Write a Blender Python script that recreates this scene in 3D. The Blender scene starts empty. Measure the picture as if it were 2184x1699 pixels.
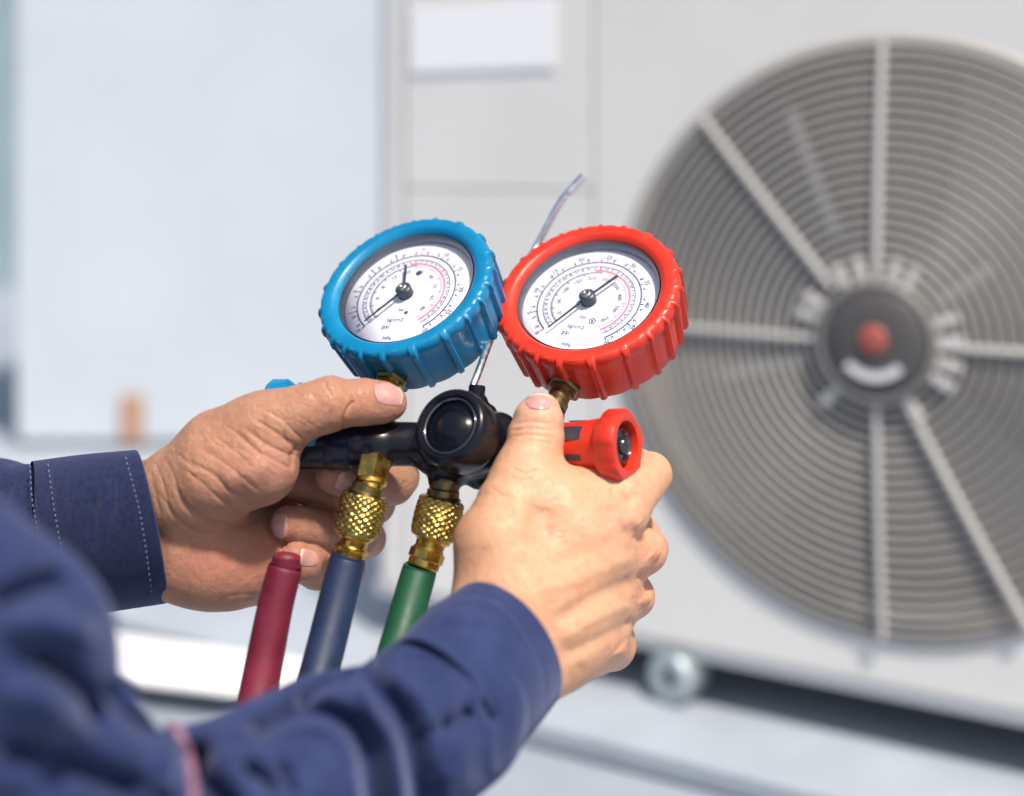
import bpy, math, random
import numpy as np
from mathutils import Vector, Matrix

random.seed(7)
rng = np.random.default_rng(7)
scene = bpy.context.scene
C = scene.collection

# ------------------------------------------------------------------ camera
HY = 330.0                       # row of the horizon in the photograph (which is cropped off-centre)
CZ = 0.65                      # camera height above the roof
K = 36.0 / 50.0 / 2184.0
cam_d = bpy.data.cameras.new("camera")
cam = bpy.data.objects.new("camera", cam_d)
C.objects.link(cam)
cam.location = (0, 0, CZ)
cam.rotation_euler = (math.radians(90), 0, 0)
cam_d.lens = 50
cam_d.sensor_width = 36
cam_d.shift_y = -(849.5 - HY) / 2184.0
cam_d.clip_start = 0.03
cam_d.clip_end = 500
cam_d.dof.use_dof = True
cam_d.dof.focus_distance = 0.716
cam_d.dof.aperture_fstop = 3.0
scene.camera = cam

# ------------------------------------------------------------------ light
SUN_DIR = Vector((0.26, -0.46, 0.86)).normalized()      # towards the sun
world = bpy.data.worlds.new("World")
scene.world = world
world.use_nodes = True
wn = world.node_tree
sky = wn.nodes.new("ShaderNodeTexSky")
sky.sky_type = 'NISHITA'
sky.sun_disc = False
sky.sun_elevation = math.asin(SUN_DIR.z)
sky.sun_rotation = math.atan2(SUN_DIR.x, SUN_DIR.y)
sky.air_density = 1.0
sky.dust_density = 2.5
bg = wn.nodes["Background"]
bg.inputs["Strength"].default_value = 0.105
wn.links.new(sky.outputs[0], bg.inputs[0])
sun_d = bpy.data.lights.new("sun", 'SUN')
sun_d.energy = 4.5
sun_d.angle = math.radians(4.0)
sun_d.color = (1.0, 0.91, 0.79)
sun = bpy.data.objects.new("sun", sun_d)
C.objects.link(sun)
sun.rotation_euler = SUN_DIR.to_track_quat('Z', 'Y').to_euler()
scene.view_settings.view_transform = 'Standard'
scene.view_settings.look = 'None'
scene.view_settings.exposure = 0.27
scene.view_settings.gamma = 1.0
scene.view_settings.use_curve_mapping = False
scene.cycles.max_bounces = 8
scene.cycles.transparent_max_bounces = 12
scene.cycles.use_denoising = True

# ------------------------------------------------------------------ helpers
def at(px, py, d):
    """point seen at that place of the photograph (2184 wide) at depth d metres"""
    return np.array([(px - 1092) * K * d, d, CZ - (py - HY) * K * d])

def unit(v):
    v = np.array(v, float)
    return v / np.linalg.norm(v)

ORIG = {}
def empty(name, loc, label, cat, group=None):
    o = bpy.data.objects.new(name, None)
    o.empty_display_size = 0.02
    C.objects.link(o)
    o.location = tuple(loc)
    ORIG[o.name] = np.array(loc, float)
    o['label'] = label
    o['category'] = cat
    if group: o['group'] = group
    return o

def tag(o, label=None, cat=None, kind=None, group=None):
    if label: o['label'] = label
    if cat: o['category'] = cat
    if kind: o['kind'] = kind
    if group: o['group'] = group
    return o

def add(name, V, F, m, parent=None, smooth=True, origin=None, angle=None):
    V = np.asarray(V, float)
    if origin is None: origin = V.mean(0)
    origin = np.asarray(origin, float)
    me = bpy.data.meshes.new(name)
    me.from_pydata((V - origin).tolist(), [], [tuple(int(i) for i in f) for f in F])
    me.update()
    if smooth:
        me.polygons.foreach_set("use_smooth", [True] * len(me.polygons))
        if angle: me.set_sharp_from_angle(angle=math.radians(angle))
    me.materials.append(m)
    o = bpy.data.objects.new(name, me)
    C.objects.link(o)
    po = np.zeros(3)
    if parent is not None:
        o.parent = parent
        po = ORIG[parent.name]
    o.location = tuple(origin - po)
    ORIG[o.name] = origin
    return o

class MB:
    def __init__(s): s.V = []; s.F = []; s.n = 0
    def put(s, V, F):
        V = np.asarray(V, float)
        s.V.append(V); s.F += [tuple(i + s.n for i in f) for f in F]; s.n += len(V)
        return s
    def out(s): return np.vstack(s.V), s.F
    def build(s, name, m, parent=None, **kw):
        V, F = s.out()
        return add(name, V, F, m, parent, **kw)

def frame(o, z, y=None):
    """3x3 with columns x,y,z; y is the wished up direction"""
    z = unit(z)
    if y is None: y = (0, 0, 1) if abs(z[2]) < .9 else (0, 1, 0)
    y = np.array(y, float); y = unit(y - z * y.dot(z))
    x = np.cross(y, z)
    return np.array(o, float), np.stack([x, y, z], 1)

def loc2w(fr, P):
    o, R = fr
    return o + np.asarray(P, float) @ R.T

def lathe(fr, prof, n=64, rf=None, cap0=False, cap1=False):
    prof = np.array(prof, float)
    t = np.arange(n) * 2 * math.pi / n
    m = len(prof)
    V = np.zeros((m, n, 3))
    for i, (r, z) in enumerate(prof):
        rr = np.full(n, r) if rf is None else rf(r, z, t, i)
        V[i, :, 0] = rr * np.cos(t); V[i, :, 1] = rr * np.sin(t); V[i, :, 2] = z
    F = []
    for i in range(m - 1):
        for j in range(n):
            k = (j + 1) % n
            F.append((i * n + j, i * n + k, (i + 1) * n + k, (i + 1) * n + j))
    if cap0: F.append(tuple(range(n))[::-1])
    if cap1: F.append(tuple((m - 1) * n + j for j in range(n)))
    return loc2w(fr, V.reshape(-1, 3)), F

def catmull(P, n):
    P = np.asarray(P, float)
    Q = np.vstack([2 * P[0] - P[1], P, 2 * P[-1] - P[-2]])
    out = []
    m = len(P) - 1
    for s in np.linspace(0, m, n):
        i = min(int(s), m - 1); t = s - i
        p0, p1, p2, p3 = Q[i:i + 4]
        out.append(.5 * (2 * p1 + (p2 - p0) * t + (2 * p0 - 5 * p1 + 4 * p2 - p3) * t * t + (3 * p1 - p0 - 3 * p2 + p3) * t ** 3))
    return np.array(out)

def tube(P, R, n=20, caps=True):
    P = np.asarray(P, float); m = len(P)
    R = np.broadcast_to(R, (m,))
    T = np.gradient(P, axis=0); T /= np.linalg.norm(T, axis=1)[:, None]
    a = unit(np.cross(T[0], (0.3, 1, 0.2)))
    V = []
    for i in range(m):
        a = unit(a - T[i] * a.dot(T[i])); b = np.cross(T[i], a)
        t = np.arange(n) * 2 * math.pi / n
        V.append(P[i] + R[i] * (np.cos(t)[:, None] * a + np.sin(t)[:, None] * b))
    F = [(i * n + j, i * n + (j + 1) % n, (i + 1) * n + (j + 1) % n, (i + 1) * n + j) for i in range(m - 1) for j in range(n)]
    if caps:
        F.append(tuple(range(n))[::-1]); F.append(tuple((m - 1) * n + j for j in range(n)))
    return np.vstack(V), F

def box(fr, x0, x1, y0, y1, z0, z1, bev=0.0):
    b = bev
    if b <= 0:
        V = [(x, y, z) for z in (z0, z1) for x, y in ((x0, y0), (x1, y0), (x1, y1), (x0, y1))]
        F = [(3, 2, 1, 0), (4, 5, 6, 7), (0, 1, 5, 4), (1, 2, 6, 5), (2, 3, 7, 6), (3, 0, 4, 7)]
        return loc2w(fr, V), F
    def ring(z, i):
        return [(x0 + i, y0 + i, z), (x1 - i, y0 + i, z), (x1 - i, y1 - i, z), (x0 + i, y1 - i, z)]
    V = ring(z0, b) + ring(z0 + b, 0) + ring(z1 - b, 0) + ring(z1 - b * .3, b * .3) + ring(z1, b)
    F = [(3, 2, 1, 0), (16, 17, 18, 19)]
    for l in range(4):
        for j in range(4):
            F.append((l * 4 + j, l * 4 + (j + 1) % 4, l * 4 + 4 + (j + 1) % 4, l * 4 + 4 + j))
    return loc2w(fr, V), F

# ------------------------------------------------------------------ materials
def mat(name, col, rough=.5, metal=0., bump=0., bscale=200., var=0., vscale=30., spec=.5, coat=0., sss=0., sheen=0., detail=4.):
    m = bpy.data.materials.new(name); m.use_nodes = True
    nt = m.node_tree; p = nt.nodes["Principled BSDF"]
    p.inputs["Base Color"].default_value = (*col, 1)
    p.inputs["Roughness"].default_value = rough
    p.inputs["Metallic"].default_value = metal
    p.inputs["Specular IOR Level"].default_value = spec
    p.inputs["Coat Weight"].default_value = coat
    p.inputs["Sheen Weight"].default_value = sheen
    if sss:
        p.inputs["Subsurface Weight"].default_value = sss
        p.inputs["Subsurface Scale"].default_value = 0.004
        p.inputs["Subsurface Radius"].default_value = (1.0, .35, .2)
    tc = nt.nodes.new("ShaderNodeTexCoord")
    if var:
        n = nt.nodes.new("ShaderNodeTexNoise"); n.inputs["Scale"].default_value = vscale; n.inputs["Detail"].default_value = 6
        nt.links.new(tc.outputs["Object"], n.inputs["Vector"])
        r = nt.nodes.new("ShaderNodeMapRange")
        r.inputs[1].default_value = .3; r.inputs[2].default_value = .7
        r.inputs[3].default_value = 1 - var; r.inputs[4].default_value = 1 + var
        nt.links.new(n.outputs[0], r.inputs[0])
        mx = nt.nodes.new("ShaderNodeMix"); mx.data_type = 'RGBA'; mx.blend_type = 'MULTIPLY'; mx.inputs[0].default_value = 1
        mx.inputs[6].default_value = (*col, 1)
        nt.links.new(r.outputs[0], mx.inputs[7])
        nt.links.new(mx.outputs[2], p.inputs["Base Color"])
        r2 = nt.nodes.new("ShaderNodeMapRange")
        r2.inputs[1].default_value = .3; r2.inputs[2].default_value = .7
        r2.inputs[3].default_value = max(.02, rough - .1); r2.inputs[4].default_value = min(1, rough + .12)
        nt.links.new(n.outputs[0], r2.inputs[0]); nt.links.new(r2.outputs[0], p.inputs["Roughness"])
    if bump:
        n = nt.nodes.new("ShaderNodeTexNoise"); n.inputs["Scale"].default_value = bscale; n.inputs["Detail"].default_value = detail
        nt.links.new(tc.outputs["Object"], n.inputs["Vector"])
        b = nt.nodes.new("ShaderNodeBump"); b.inputs["Strength"].default_value = 1; b.inputs["Distance"].default_value = bump
        nt.links.new(n.outputs[0], b.inputs["Height"]); nt.links.new(b.outputs[0], p.inputs["Normal"])
    return m

def skin_mat(name, rough=.47, bump=.00022):
    m = bpy.data.materials.new(name); m.use_nodes = True
    nt = m.node_tree; p = nt.nodes["Principled BSDF"]
    L = nt.links.new
    at_ = nt.nodes.new("ShaderNodeAttribute"); at_.attribute_name = "tone"
    tc = nt.nodes.new("ShaderNodeTexCoord")
    n1 = nt.nodes.new("ShaderNodeTexNoise"); n1.inputs["Scale"].default_value = 110; n1.inputs["Detail"].default_value = 7; n1.inputs["Roughness"].default_value = .65
    L(tc.outputs["Object"], n1.inputs["Vector"])
    ramp = nt.nodes.new("ShaderNodeValToRGB")
    ramp.color_ramp.elements[0].position = .32; ramp.color_ramp.elements[0].color = (.92, .84, .80, 1)
    ramp.color_ramp.elements[1].position = .66; ramp.color_ramp.elements[1].color = (1.05, 1.04, 1.03, 1)
    L(n1.outputs[0], ramp.inputs[0])
    mx = nt.nodes.new("ShaderNodeMix"); mx.data_type = 'RGBA'; mx.blend_type = 'MULTIPLY'; mx.inputs[0].default_value = 1
    L(at_.outputs["Color"], mx.inputs[6]); L(ramp.outputs[0], mx.inputs[7])
    L(mx.outputs[2], p.inputs["Base Color"])
    p.inputs["Roughness"].default_value = rough
    p.inputs["Specular IOR Level"].default_value = .42
    p.inputs["Subsurface Weight"].default_value = .12
    p.inputs["Subsurface Scale"].default_value = .003
    p.inputs["Subsurface Radius"].default_value = (1., .36, .2)
    # fine crossing skin lines + pores
    v = nt.nodes.new("ShaderNodeTexVoronoi"); v.feature = 'DISTANCE_TO_EDGE'; v.inputs["Scale"].default_value = 780
    n0 = nt.nodes.new("ShaderNodeTexNoise"); n0.inputs["Scale"].default_value = 260; n0.inputs["Detail"].default_value = 5
    L(tc.outputs["Object"], n0.inputs["Vector"])
    ma = nt.nodes.new("ShaderNodeMix"); ma.data_type = 'VECTOR'; ma.inputs[0].default_value = .012
    L(tc.outputs["Object"], ma.inputs[4]); L(n0.outputs["Color"], ma.inputs[5]); L(ma.outputs[1], v.inputs["Vector"])
    cl = nt.nodes.new("ShaderNodeMapRange"); cl.inputs[1].default_value = 0; cl.inputs[2].default_value = .14
    L(v.outputs["Distance"], cl.inputs[0])
    b1 = nt.nodes.new("ShaderNodeBump"); b1.inputs["Distance"].default_value = bump * .5; b1.inputs["Strength"].default_value = .8
    L(cl.outputs[0], b1.inputs["Height"])
    b2 = nt.nodes.new("ShaderNodeBump"); b2.inputs["Distance"].default_value = bump * 3; b2.inputs["Strength"].default_value = 1
    L(n0.outputs[0], b2.inputs["Height"]); L(b1.outputs[0], b2.inputs["Normal"])
    L(b2.outputs[0], p.inputs["Normal"])
    return m

def cloth_mat(name, dark, light, weave=2600., bump=.00015, sheen=.25, vs=140.):
    m = bpy.data.materials.new(name); m.use_nodes = True
    nt = m.node_tree; p = nt.nodes["Principled BSDF"]; L = nt.links.new
    tc = nt.nodes.new("ShaderNodeTexCoord")
    n1 = nt.nodes.new("ShaderNodeTexNoise"); n1.inputs["Scale"].default_value = vs; n1.inputs["Detail"].default_value = 9; n1.inputs["Roughness"].default_value = .72
    L(tc.outputs["Object"], n1.inputs["Vector"])
    r = nt.nodes.new("ShaderNodeValToRGB")
    r.color_ramp.elements[0].position = .36; r.color_ramp.elements[0].color = (*dark, 1)
    r.color_ramp.elements[1].position = .68; r.color_ramp.elements[1].color = (*light, 1)
    L(n1.outputs[0], r.inputs[0]); L(r.outputs[0], p.inputs["Base Color"])
    p.inputs["Roughness"].default_value = .82
    p.inputs["Specular IOR Level"].default_value = .25
    p.inputs["Sheen Weight"].default_value = sheen
    p.inputs["Sheen Roughness"].default_value = .45
    p.inputs["Sheen Tint"].default_value = (.6, .65, 1, 1)
    n2 = nt.nodes.new("ShaderNodeTexNoise"); n2.inputs["Scale"].default_value = weave; n2.inputs["Detail"].default_value = 2
    L(tc.outputs["Object"], n2.inputs["Vector"])
    b = nt.nodes.new("ShaderNodeBump"); b.inputs["Distance"].default_value = bump
    L(n2.outputs[0], b.inputs["Height"]); L(b.outputs[0], p.inputs["Normal"])
    return m

def glass_mat(name, tint=(1, 1, 1), gloss=1.0):
    m = bpy.data.materials.new(name); m.use_nodes = True
    nt = m.node_tree; nt.nodes.clear(); L = nt.links.new
    out = nt.nodes.new("ShaderNodeOutputMaterial"); mx = nt.nodes.new("ShaderNodeMixShader")
    t = nt.nodes.new("ShaderNodeBsdfTransparent"); t.inputs[0].default_value = (*tint, 1)
    g = nt.nodes.new("ShaderNodeBsdfGlossy"); g.inputs["Roughness"].default_value = .03
    f = nt.nodes.new("ShaderNodeFresnel"); f.inputs[0].default_value = 1.45
    L(f.outputs[0], mx.inputs[0]); L(t.outputs[0], mx.inputs[1]); L(g.outputs[0], mx.inputs[2]); L(mx.outputs[0], out.inputs[0])
    return m

M = dict(
    blue=mat("blue_rubber", (.0, .185, .38), .36, var=.12, vscale=60, bump=.00006, bscale=500, coat=.03),
    red=mat("red_rubber", (.62, .030, .012), .38, var=.12, vscale=60, bump=.00006, bscale=500, coat=.03),
    white=mat("dial_white", (.70, .71, .82), .5),
    print_=mat("print_dark", (.05, .055, .13), .5),
    print_red=mat("print_red", (.70, .20, .26), .5),
    print_blue=mat("print_blue", (.1, .3, .6), .5),
    needle=mat("needle_dark", (.02, .035, .06), .35),
    pin=mat("pin_nickel", (.55, .52, .42), .28, 1.0),
    inner=mat("gauge_wall_grey", (.16, .18, .22), .35, .5),
    glass=glass_mat("clear_glass"),
    brass=mat("brass", (.68, .43, .10), .27, 1.0, var=.2, vscale=160, bump=.00008, bscale=400),
    brass_dark=mat("tarnished_brass", (.20, .155, .07), .34, .9, var=.35, vscale=120, bump=.0001, bscale=300),
    black=mat("black_plastic", (.006, .006, .010), .24, bump=.0001, bscale=150, spec=.35),
    navyblack=mat("navy_plastic", (.004, .007, .024), .24, spec=.35, bump=.0001, bscale=180),
    chrome=mat("wire_metal", (.86, .86, .86), .32, 1.0, var=.08, vscale=200, bump=.00005, bscale=200),
    hose_red=mat("maroon_rubber", (.155, .009, .030), .58, var=.22, vscale=50, bump=.00012, bscale=260),
    hose_blue=mat("navy_rubber", (.009, .024, .070), .56, var=.22, vscale=50, bump=.00012, bscale=260),
    hose_green=mat("green_rubber", (.003, .070, .030), .55, var=.22, vscale=50, bump=.00012, bscale=260),
    skin=skin_mat("skin", .42, .00036), skin_b=skin_mat("skin_sunny", .40, .00018),
    nail=mat("nail", (.52, .27, .245), .26, sss=.15, bump=.00003, bscale=600, var=.05, vscale=200),
    nail_tip=mat("nail_edge", (.66, .50, .42), .35),
    denim=cloth_mat("navy_denim", (.006, .010, .042), (.018, .027, .090), 2600, .00025, .35, 420),
    work=cloth_mat("indigo_twill", (.013, .024, .082), (.030, .045, .132), 2200, .00012, .22, 60),
    thread=mat("thread", (.14, .16, .28), .7),
    pink=mat("pink_piping", (.30, .15, .22), .6),
    cabinet=mat("cream_paint", (.73, .72, .70), .45, var=.03, vscale=6),
    cabinet_b=mat("bluewhite_paint", (.52, .565, .62), .5, var=.04, vscale=3),
    spoke=mat("spoke_grey", (.60, .585, .565), .45),
    guard=mat("guard_wire_grey", (.42, .40, .375), .45),
    dark=mat("shroud_grey", (.24, .222, .208), .6, var=.1, vscale=20),
    blade=mat("blade_grey", (.20, .19, .185), .5),
    hub=mat("hub_grey", (.085, .08, .08), .5),
    dot=mat("badge_red", (.42, .10, .08), .4),
    sticker=mat("sticker_white", (.90, .90, .92), .4),
    orange=mat("orange_tag", (.42, .25, .16), .6),
    roof=mat("pale_roof_coating", (.27, .31, .37), .75, var=.10, vscale=5, bump=.0015, bscale=60),
    slab=mat("pale_slab", (.33, .37, .43), .7, var=.08, vscale=7, bump=.001, bscale=80),
    sun_patch=mat("painted_sunlight", (.82, .83, .84), .55, var=.05, vscale=10),  # white that paints sunlight onto the roof
    wall=mat("blue_grey_wall", (.24, .32, .37), .8, var=.1, vscale=3),
    galv=mat("galvanised", (.45, .52, .55), .4, .6, var=.1, vscale=40),
    hole=mat("dark_green_rubber", (.01, .03, .03), .5),
)

# ------------------------------------------------------------------ signed distance modelling
def seg_d(P, a, b, ra, rb):
    ab = b - a; L2 = max(float(ab @ ab), 1e-12)
    t = np.clip(((P - a) @ ab) / L2, 0, 1).astype(np.float32)
    q = P - a - t[:, None] * ab
    return np.sqrt(np.einsum('ij,ij->i', q, q)) - (ra + (rb - ra) * t)

def smin(a, b, k):
    h = np.clip(.5 + .5 * (b - a) / k, 0, 1)
    return b + (a - b) * h - k * h * (1 - h)

class Field:
    """list of chains of round cones; each joined to what came before with its own blend k (metres)"""
    def __init__(s): s.ops = []
    def chain(s, pts, k, px=True, base=.70, sub=False):
        """pts: (px, py, offset mm behind base, radius px)"""
        Q = []
        for p in pts:
            if px:
                d = base + p[2] / 1000.
                Q.append((at(p[0], p[1], d), p[3] * K * d))
            else:
                Q.append((np.array(p[:3], float), p[3]))
        if len(Q) == 1: Q = Q * 2
        s.ops.append((Q, k, sub))
        return s
    def box(s):
        lo = np.min([q[0] - q[1] for Q, k, b in s.ops for q in Q if not b], 0)
        hi = np.max([q[0] + q[1] for Q, k, b in s.ops for q in Q if not b], 0)
        return lo - .006, hi + .006
    def __call__(s, P):
        P = P.astype(np.float32)
        d = None
        for Q, k, sub in s.ops:
            c = None
            for (a, ra), (b, rb) in zip(Q[:-1], Q[1:]):
                e = seg_d(P, a.astype(np.float32), b.astype(np.float32), np.float32(ra), np.float32(rb))
                c = e if c is None else np.minimum(c, e)
            if d is None: d = c
            elif sub: d = -smin(-d, c, k)
            else: d = smin(d, c, k)
        return d

def surface_nets(field, h, lo, hi):
    n = np.ceil((hi - lo) / h).astype(int) + 1
    ax = [lo[i] + h * np.arange(n[i]) for i in range(3)]
    D = np.empty(n, np.float32)
    # coarse pass to skip empty slabs cell by cell is not worth it: evaluate by slabs
    q = 4
    nc = (n + q - 1) // q
    G = np.stack(np.meshgrid(*[lo[i] + h * (np.arange(nc[i]) * q + (q - 1) / 2) for i in range(3)], indexing='ij'), -1).reshape(-1, 3)
    Dc = field(G).reshape(nc)
    up = np.repeat(np.repeat(np.repeat(Dc, q, 0), q, 1), q, 2)[:n[0], :n[1], :n[2]]
    D[:] = up
    near = np.argwhere(np.abs(up) < q * h * 1.35)
    for i in range(0, len(near), 400000):
        e = near[i:i + 400000]
        D[e[:, 0], e[:, 1], e[:, 2]] = field(lo + e * h)
    S = D < 0
    cs = np.zeros(np.array(n) - 1, int)
    for a in (0, 1):
        for b in (0, 1):
            for c in (0, 1):
                cs += S[a:n[0] - 1 + a, b:n[1] - 1 + b, c:n[2] - 1 + c]
    act = (cs > 0) & (cs < 8)
    idx = np.argwhere(act)
    ID = -np.ones(act.shape, int); ID[act] = np.arange(len(idx))
    acc = np.zeros((len(idx), 3)); cnt = np.zeros(len(idx))
    I = idx.T
    corners = [(a, b, c) for a in (0, 1) for b in (0, 1) for c in (0, 1)]
    for p in corners:
        for axn in range(3):
            if p[axn] == 0:
                q = list(p); q[axn] = 1
                d0 = D[I[0] + p[0], I[1] + p[1], I[2] + p[2]]; d1 = D[I[0] + q[0], I[1] + q[1], I[2] + q[2]]
                m = (d0 < 0) != (d1 < 0)
                t = np.where(m, d0 / np.where(m, d0 - d1, 1), 0)
                pos = np.tile(np.array(p, float), (len(idx), 1)); pos[:, axn] += t
                acc[m] += pos[m]; cnt[m] += 1
    V = lo + (idx + acc / cnt[:, None]) * h
    F = []
    for axn in range(3):
        o = [0, 1, 2]; o.remove(axn); b, c = o
        sl0 = [slice(None)] * 3; sl1 = [slice(None)] * 3
        sl0[axn] = slice(0, n[axn] - 1); sl1[axn] = slice(1, n[axn])
        for t in (b, c):
            sl0[t] = slice(1, n[t] - 1); sl1[t] = slice(1, n[t] - 1)
        s0 = S[tuple(sl0)]; s1 = S[tuple(sl1)]
        e = np.argwhere(s0 != s1)
        if not len(e): continue
        inside = s0[tuple(e.T)]
        g = e.copy(); g[:, b] += 1; g[:, c] += 1
        def cell(db, dc):
            q = g.copy(); q[:, b] += db; q[:, c] += dc
            return ID[q[:, 0], q[:, 1], q[:, 2]]
        quad = np.stack([cell(-1, -1), cell(0, -1), cell(0, 0), cell(-1, 0)], 1)
        flip = inside if axn != 1 else ~inside
        quad[~flip] = quad[~flip][:, ::-1]
        F.append(quad)
    return V, np.vstack(F)

def grad(field, V, e=.0004):
    G = np.zeros((len(V), 3))
    for i in range(3):
        d = np.zeros(3); d[i] = e
        G[:, i] = (field(V + d) - field(V - d)) / (2 * e)
    G /= np.maximum(np.linalg.norm(G, axis=1), 1e-9)[:, None]
    return G

def subdivide(V, F, lv=1):
    """split every quad in four and round the result a little"""
    n = len(V)
    E = np.stack([F, np.roll(F, -1, 1)], -1).reshape(-1, 2)
    key = E.min(1).astype(np.int64) * n + E.max(1)
    uk, inv = np.unique(key, return_inverse=True)
    inv = inv.reshape(-1, 4)
    mid = (V[uk // n] + V[uk % n]) / 2
    cen = V[F].mean(1)
    W = np.vstack([V, mid, cen]); m = n + inv; c = n + len(uk) + np.arange(len(F))
    Q = np.concatenate([np.stack([F[:, i], m[:, i], c, m[:, i - 1]], 1) for i in range(4)])
    for _ in range(2):
        f = W[Q].mean(1); acc = np.zeros_like(W); cnt = np.zeros(len(W))
        for i in range(4):
            cnt += np.bincount(Q[:, i], minlength=len(W))
            for a_ in range(3): acc[:, a_] += np.bincount(Q[:, i], f[:, a_], len(W))
        W = acc / cnt[:, None]
    return W, Q

def project_px(V):
    d = V[:, 1]
    return np.stack([1092 + V[:, 0] / (K * d), HY - (V[:, 2] - CZ) / (K * d)], 1)

def outer_layer(V, N, tol=.006, cell=9.):
    """which vertices belong to the side of the form that faces the workbench (camera side)"""
    px = project_px(V)
    face = -(N * unit_rows(V - np.array([0, 0, CZ]))).sum(1)
    q = np.floor(px / cell).astype(int); q -= q.min(0)
    w = q[:, 1].max() + 1
    key = q[:, 0] * w + q[:, 1]
    mn = np.full(key.max() + 1, 1e9); np.minimum.at(mn, key, V[:, 1])
    return px, face, (face > .02) & (V[:, 1] < mn[key] + tol)

def unit_rows(A): return A / np.maximum(np.linalg.norm(A, axis=1), 1e-12)[:, None]

def poly_dist(px, pts, n=28):
    Q = catmull(pts, n) if len(pts) > 2 else np.linspace(pts[0], pts[1], n)
    best = np.full(len(px), 1e9); tt = np.zeros(len(px))
    for i in range(n - 1):
        a, b = Q[i], Q[i + 1]; ab = b - a; L2 = max(ab @ ab, 1e-9)
        t = np.clip(((px - a) @ ab) / L2, 0, 1)
        d = np.hypot(px[:, 0] - a[0] - t * ab[0], px[:, 1] - a[1] - t * ab[1])
        m = d < best
        best[m] = d[m]; tt[m] = (i + t[m]) / (n - 1)
    return best, tt

def carve(V, N, curves, tol=.006, F=None, ray=0.):
    """creases and ridges: (points, width px, depth mm); positive depth goes in"""
    px, face, vis = outer_layer(V, N, tol)
    D = np.zeros(len(V))
    fw = np.clip(face * 8, 0, 1) * vis
    if F is not None:
        for _ in range(10):
            fa_ = fw[F].mean(1); acc = np.zeros(len(V)); cn = np.zeros(len(V))
            for i in range(4): acc += np.bincount(F[:, i], fa_, len(V)); cn += np.bincount(F[:, i], minlength=len(V))
            fw = acc / np.maximum(cn, 1)
        vis = fw > .02
    for c in curves:
        pts, w, dep = c[0], c[1], c[2]
        P = np.array(pts, float)
        m = vis & (px[:, 0] > P[:, 0].min() - 3.2 * w) & (px[:, 0] < P[:, 0].max() + 3.2 * w) & (px[:, 1] > P[:, 1].min() - 3.2 * w) & (px[:, 1] < P[:, 1].max() + 3.2 * w)
        if not m.any(): continue
        d, t = poly_dist(px[m], P)
        taper = np.clip(np.minimum(t, 1 - t) * 6 + (.15 if len(c) < 4 else 1), 0, 1)
        D[m] += -dep / 1000. * np.exp(-(d / w) ** 2) * taper * fw[m]
    if ray:
        N = unit_rows(N * (1 - ray) - unit_rows(V - np.array([0, 0, CZ])) * ray)
    return V + N * D[:, None], px, vis

def vnormals(V, F):
    a = np.cross(V[F[:, 2]] - V[F[:, 0]], V[F[:, 3]] - V[F[:, 1]])
    N = np.zeros_like(V)
    for i in range(4): np.add.at(N, F[:, i], a)
    return unit_rows(N)

def fast_mesh(name, V, F, m, parent, tone=None, origin=None):
    V = np.asarray(V, float)
    if origin is None: origin = V.mean(0)
    me = bpy.data.meshes.new(name)
    me.vertices.add(len(V)); me.vertices.foreach_set("co", (V - origin).astype(np.float32).ravel())
    me.loops.add(F.size); me.loops.foreach_set("vertex_index", F.ravel().astype(np.int32))
    me.polygons.add(len(F)); me.polygons.foreach_set("loop_start", np.arange(0, F.size, 4, dtype=np.int32))
    me.polygons.foreach_set("use_smooth", np.ones(len(F), bool))
    me.update(calc_edges=True)
    if tone is not None:
        a = me.color_attributes.new("tone", 'FLOAT_COLOR', 'POINT')
        a.data.foreach_set("color", np.hstack([tone, np.ones((len(V), 1))]).astype(np.float32).ravel())
    me.materials.append(m)
    o = bpy.data.objects.new(name, me); C.objects.link(o)
    o.parent = parent
    o.location = tuple(np.array(origin) - ORIG[parent.name])
    ORIG[o.name] = np.array(origin)
    return o

def sdf_mesh(field, h, lv=1, relax=2):
    lo, hi = field.box()
    V, F = surface_nets(field, h, lo, hi)
    V, F = subdivide(V, F, lv)
    for _ in range(relax):
        V = V - grad(field, V) * np.clip(field(V), -h, h)[:, None] * .9
    N = grad(field, V)
    # make the faces look outwards
    f = F[:200]; fn = np.cross(V[f[:, 2]] - V[f[:, 0]], V[f[:, 3]] - V[f[:, 1]])
    if (fn * N[f[:, 0]]).sum() < 0: F = F[:, ::-1]
    return V, F, N

def blobs(px, vis, base, spots):
    T = np.tile(np.array(base, float), (len(px), 1))
    for (x, y, rx, ry, col, a) in spots:
        w = a * np.exp(-(((px[:, 0] - x) / rx) ** 2 + ((px[:, 1] - y) / ry) ** 2)) * vis
        T = T * (1 - w[:, None]) + np.array(col) * w[:, None]
    return T

# ================================================================== SETTING
FL = frame((0, 0, 0), (0, 0, 1), (0, 1, 0))
g = MB().put(*box(FL, -40, 40, -20, 60, -.2, 0)).build("ground", M['roof'], smooth=False)
tag(g, "pale grey-blue coated flat roof surface", kind='structure')

YAW = math.radians(32)
FD = 1.475
FC = at(1888, 724, FD)
ex = np.array([math.cos(YAW), -math.sin(YAW), 0]); en = np.array([-math.sin(YAW), -math.cos(YAW), 0]); ez = np.array([0, 0, 1.])
ACF = (FC, np.stack([ex, ez, en], 1))       # local: u right, v up, w towards the viewer
ZB = .102 - FC[2]; ZT = 1.02 - FC[2]
def u_of(px):
    a = (px - 1092) * K
    return (a * FC[1] - FC[0]) / (math.cos(YAW) + a * math.sin(YAW))
def on_front(px, py):
    u = u_of(px); d = FC[1] - u * math.sin(YAW)
    return u, CZ - (py - HY) * K * d - FC[2]
UL, US, UR = u_of(790), u_of(1265), .42

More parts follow.
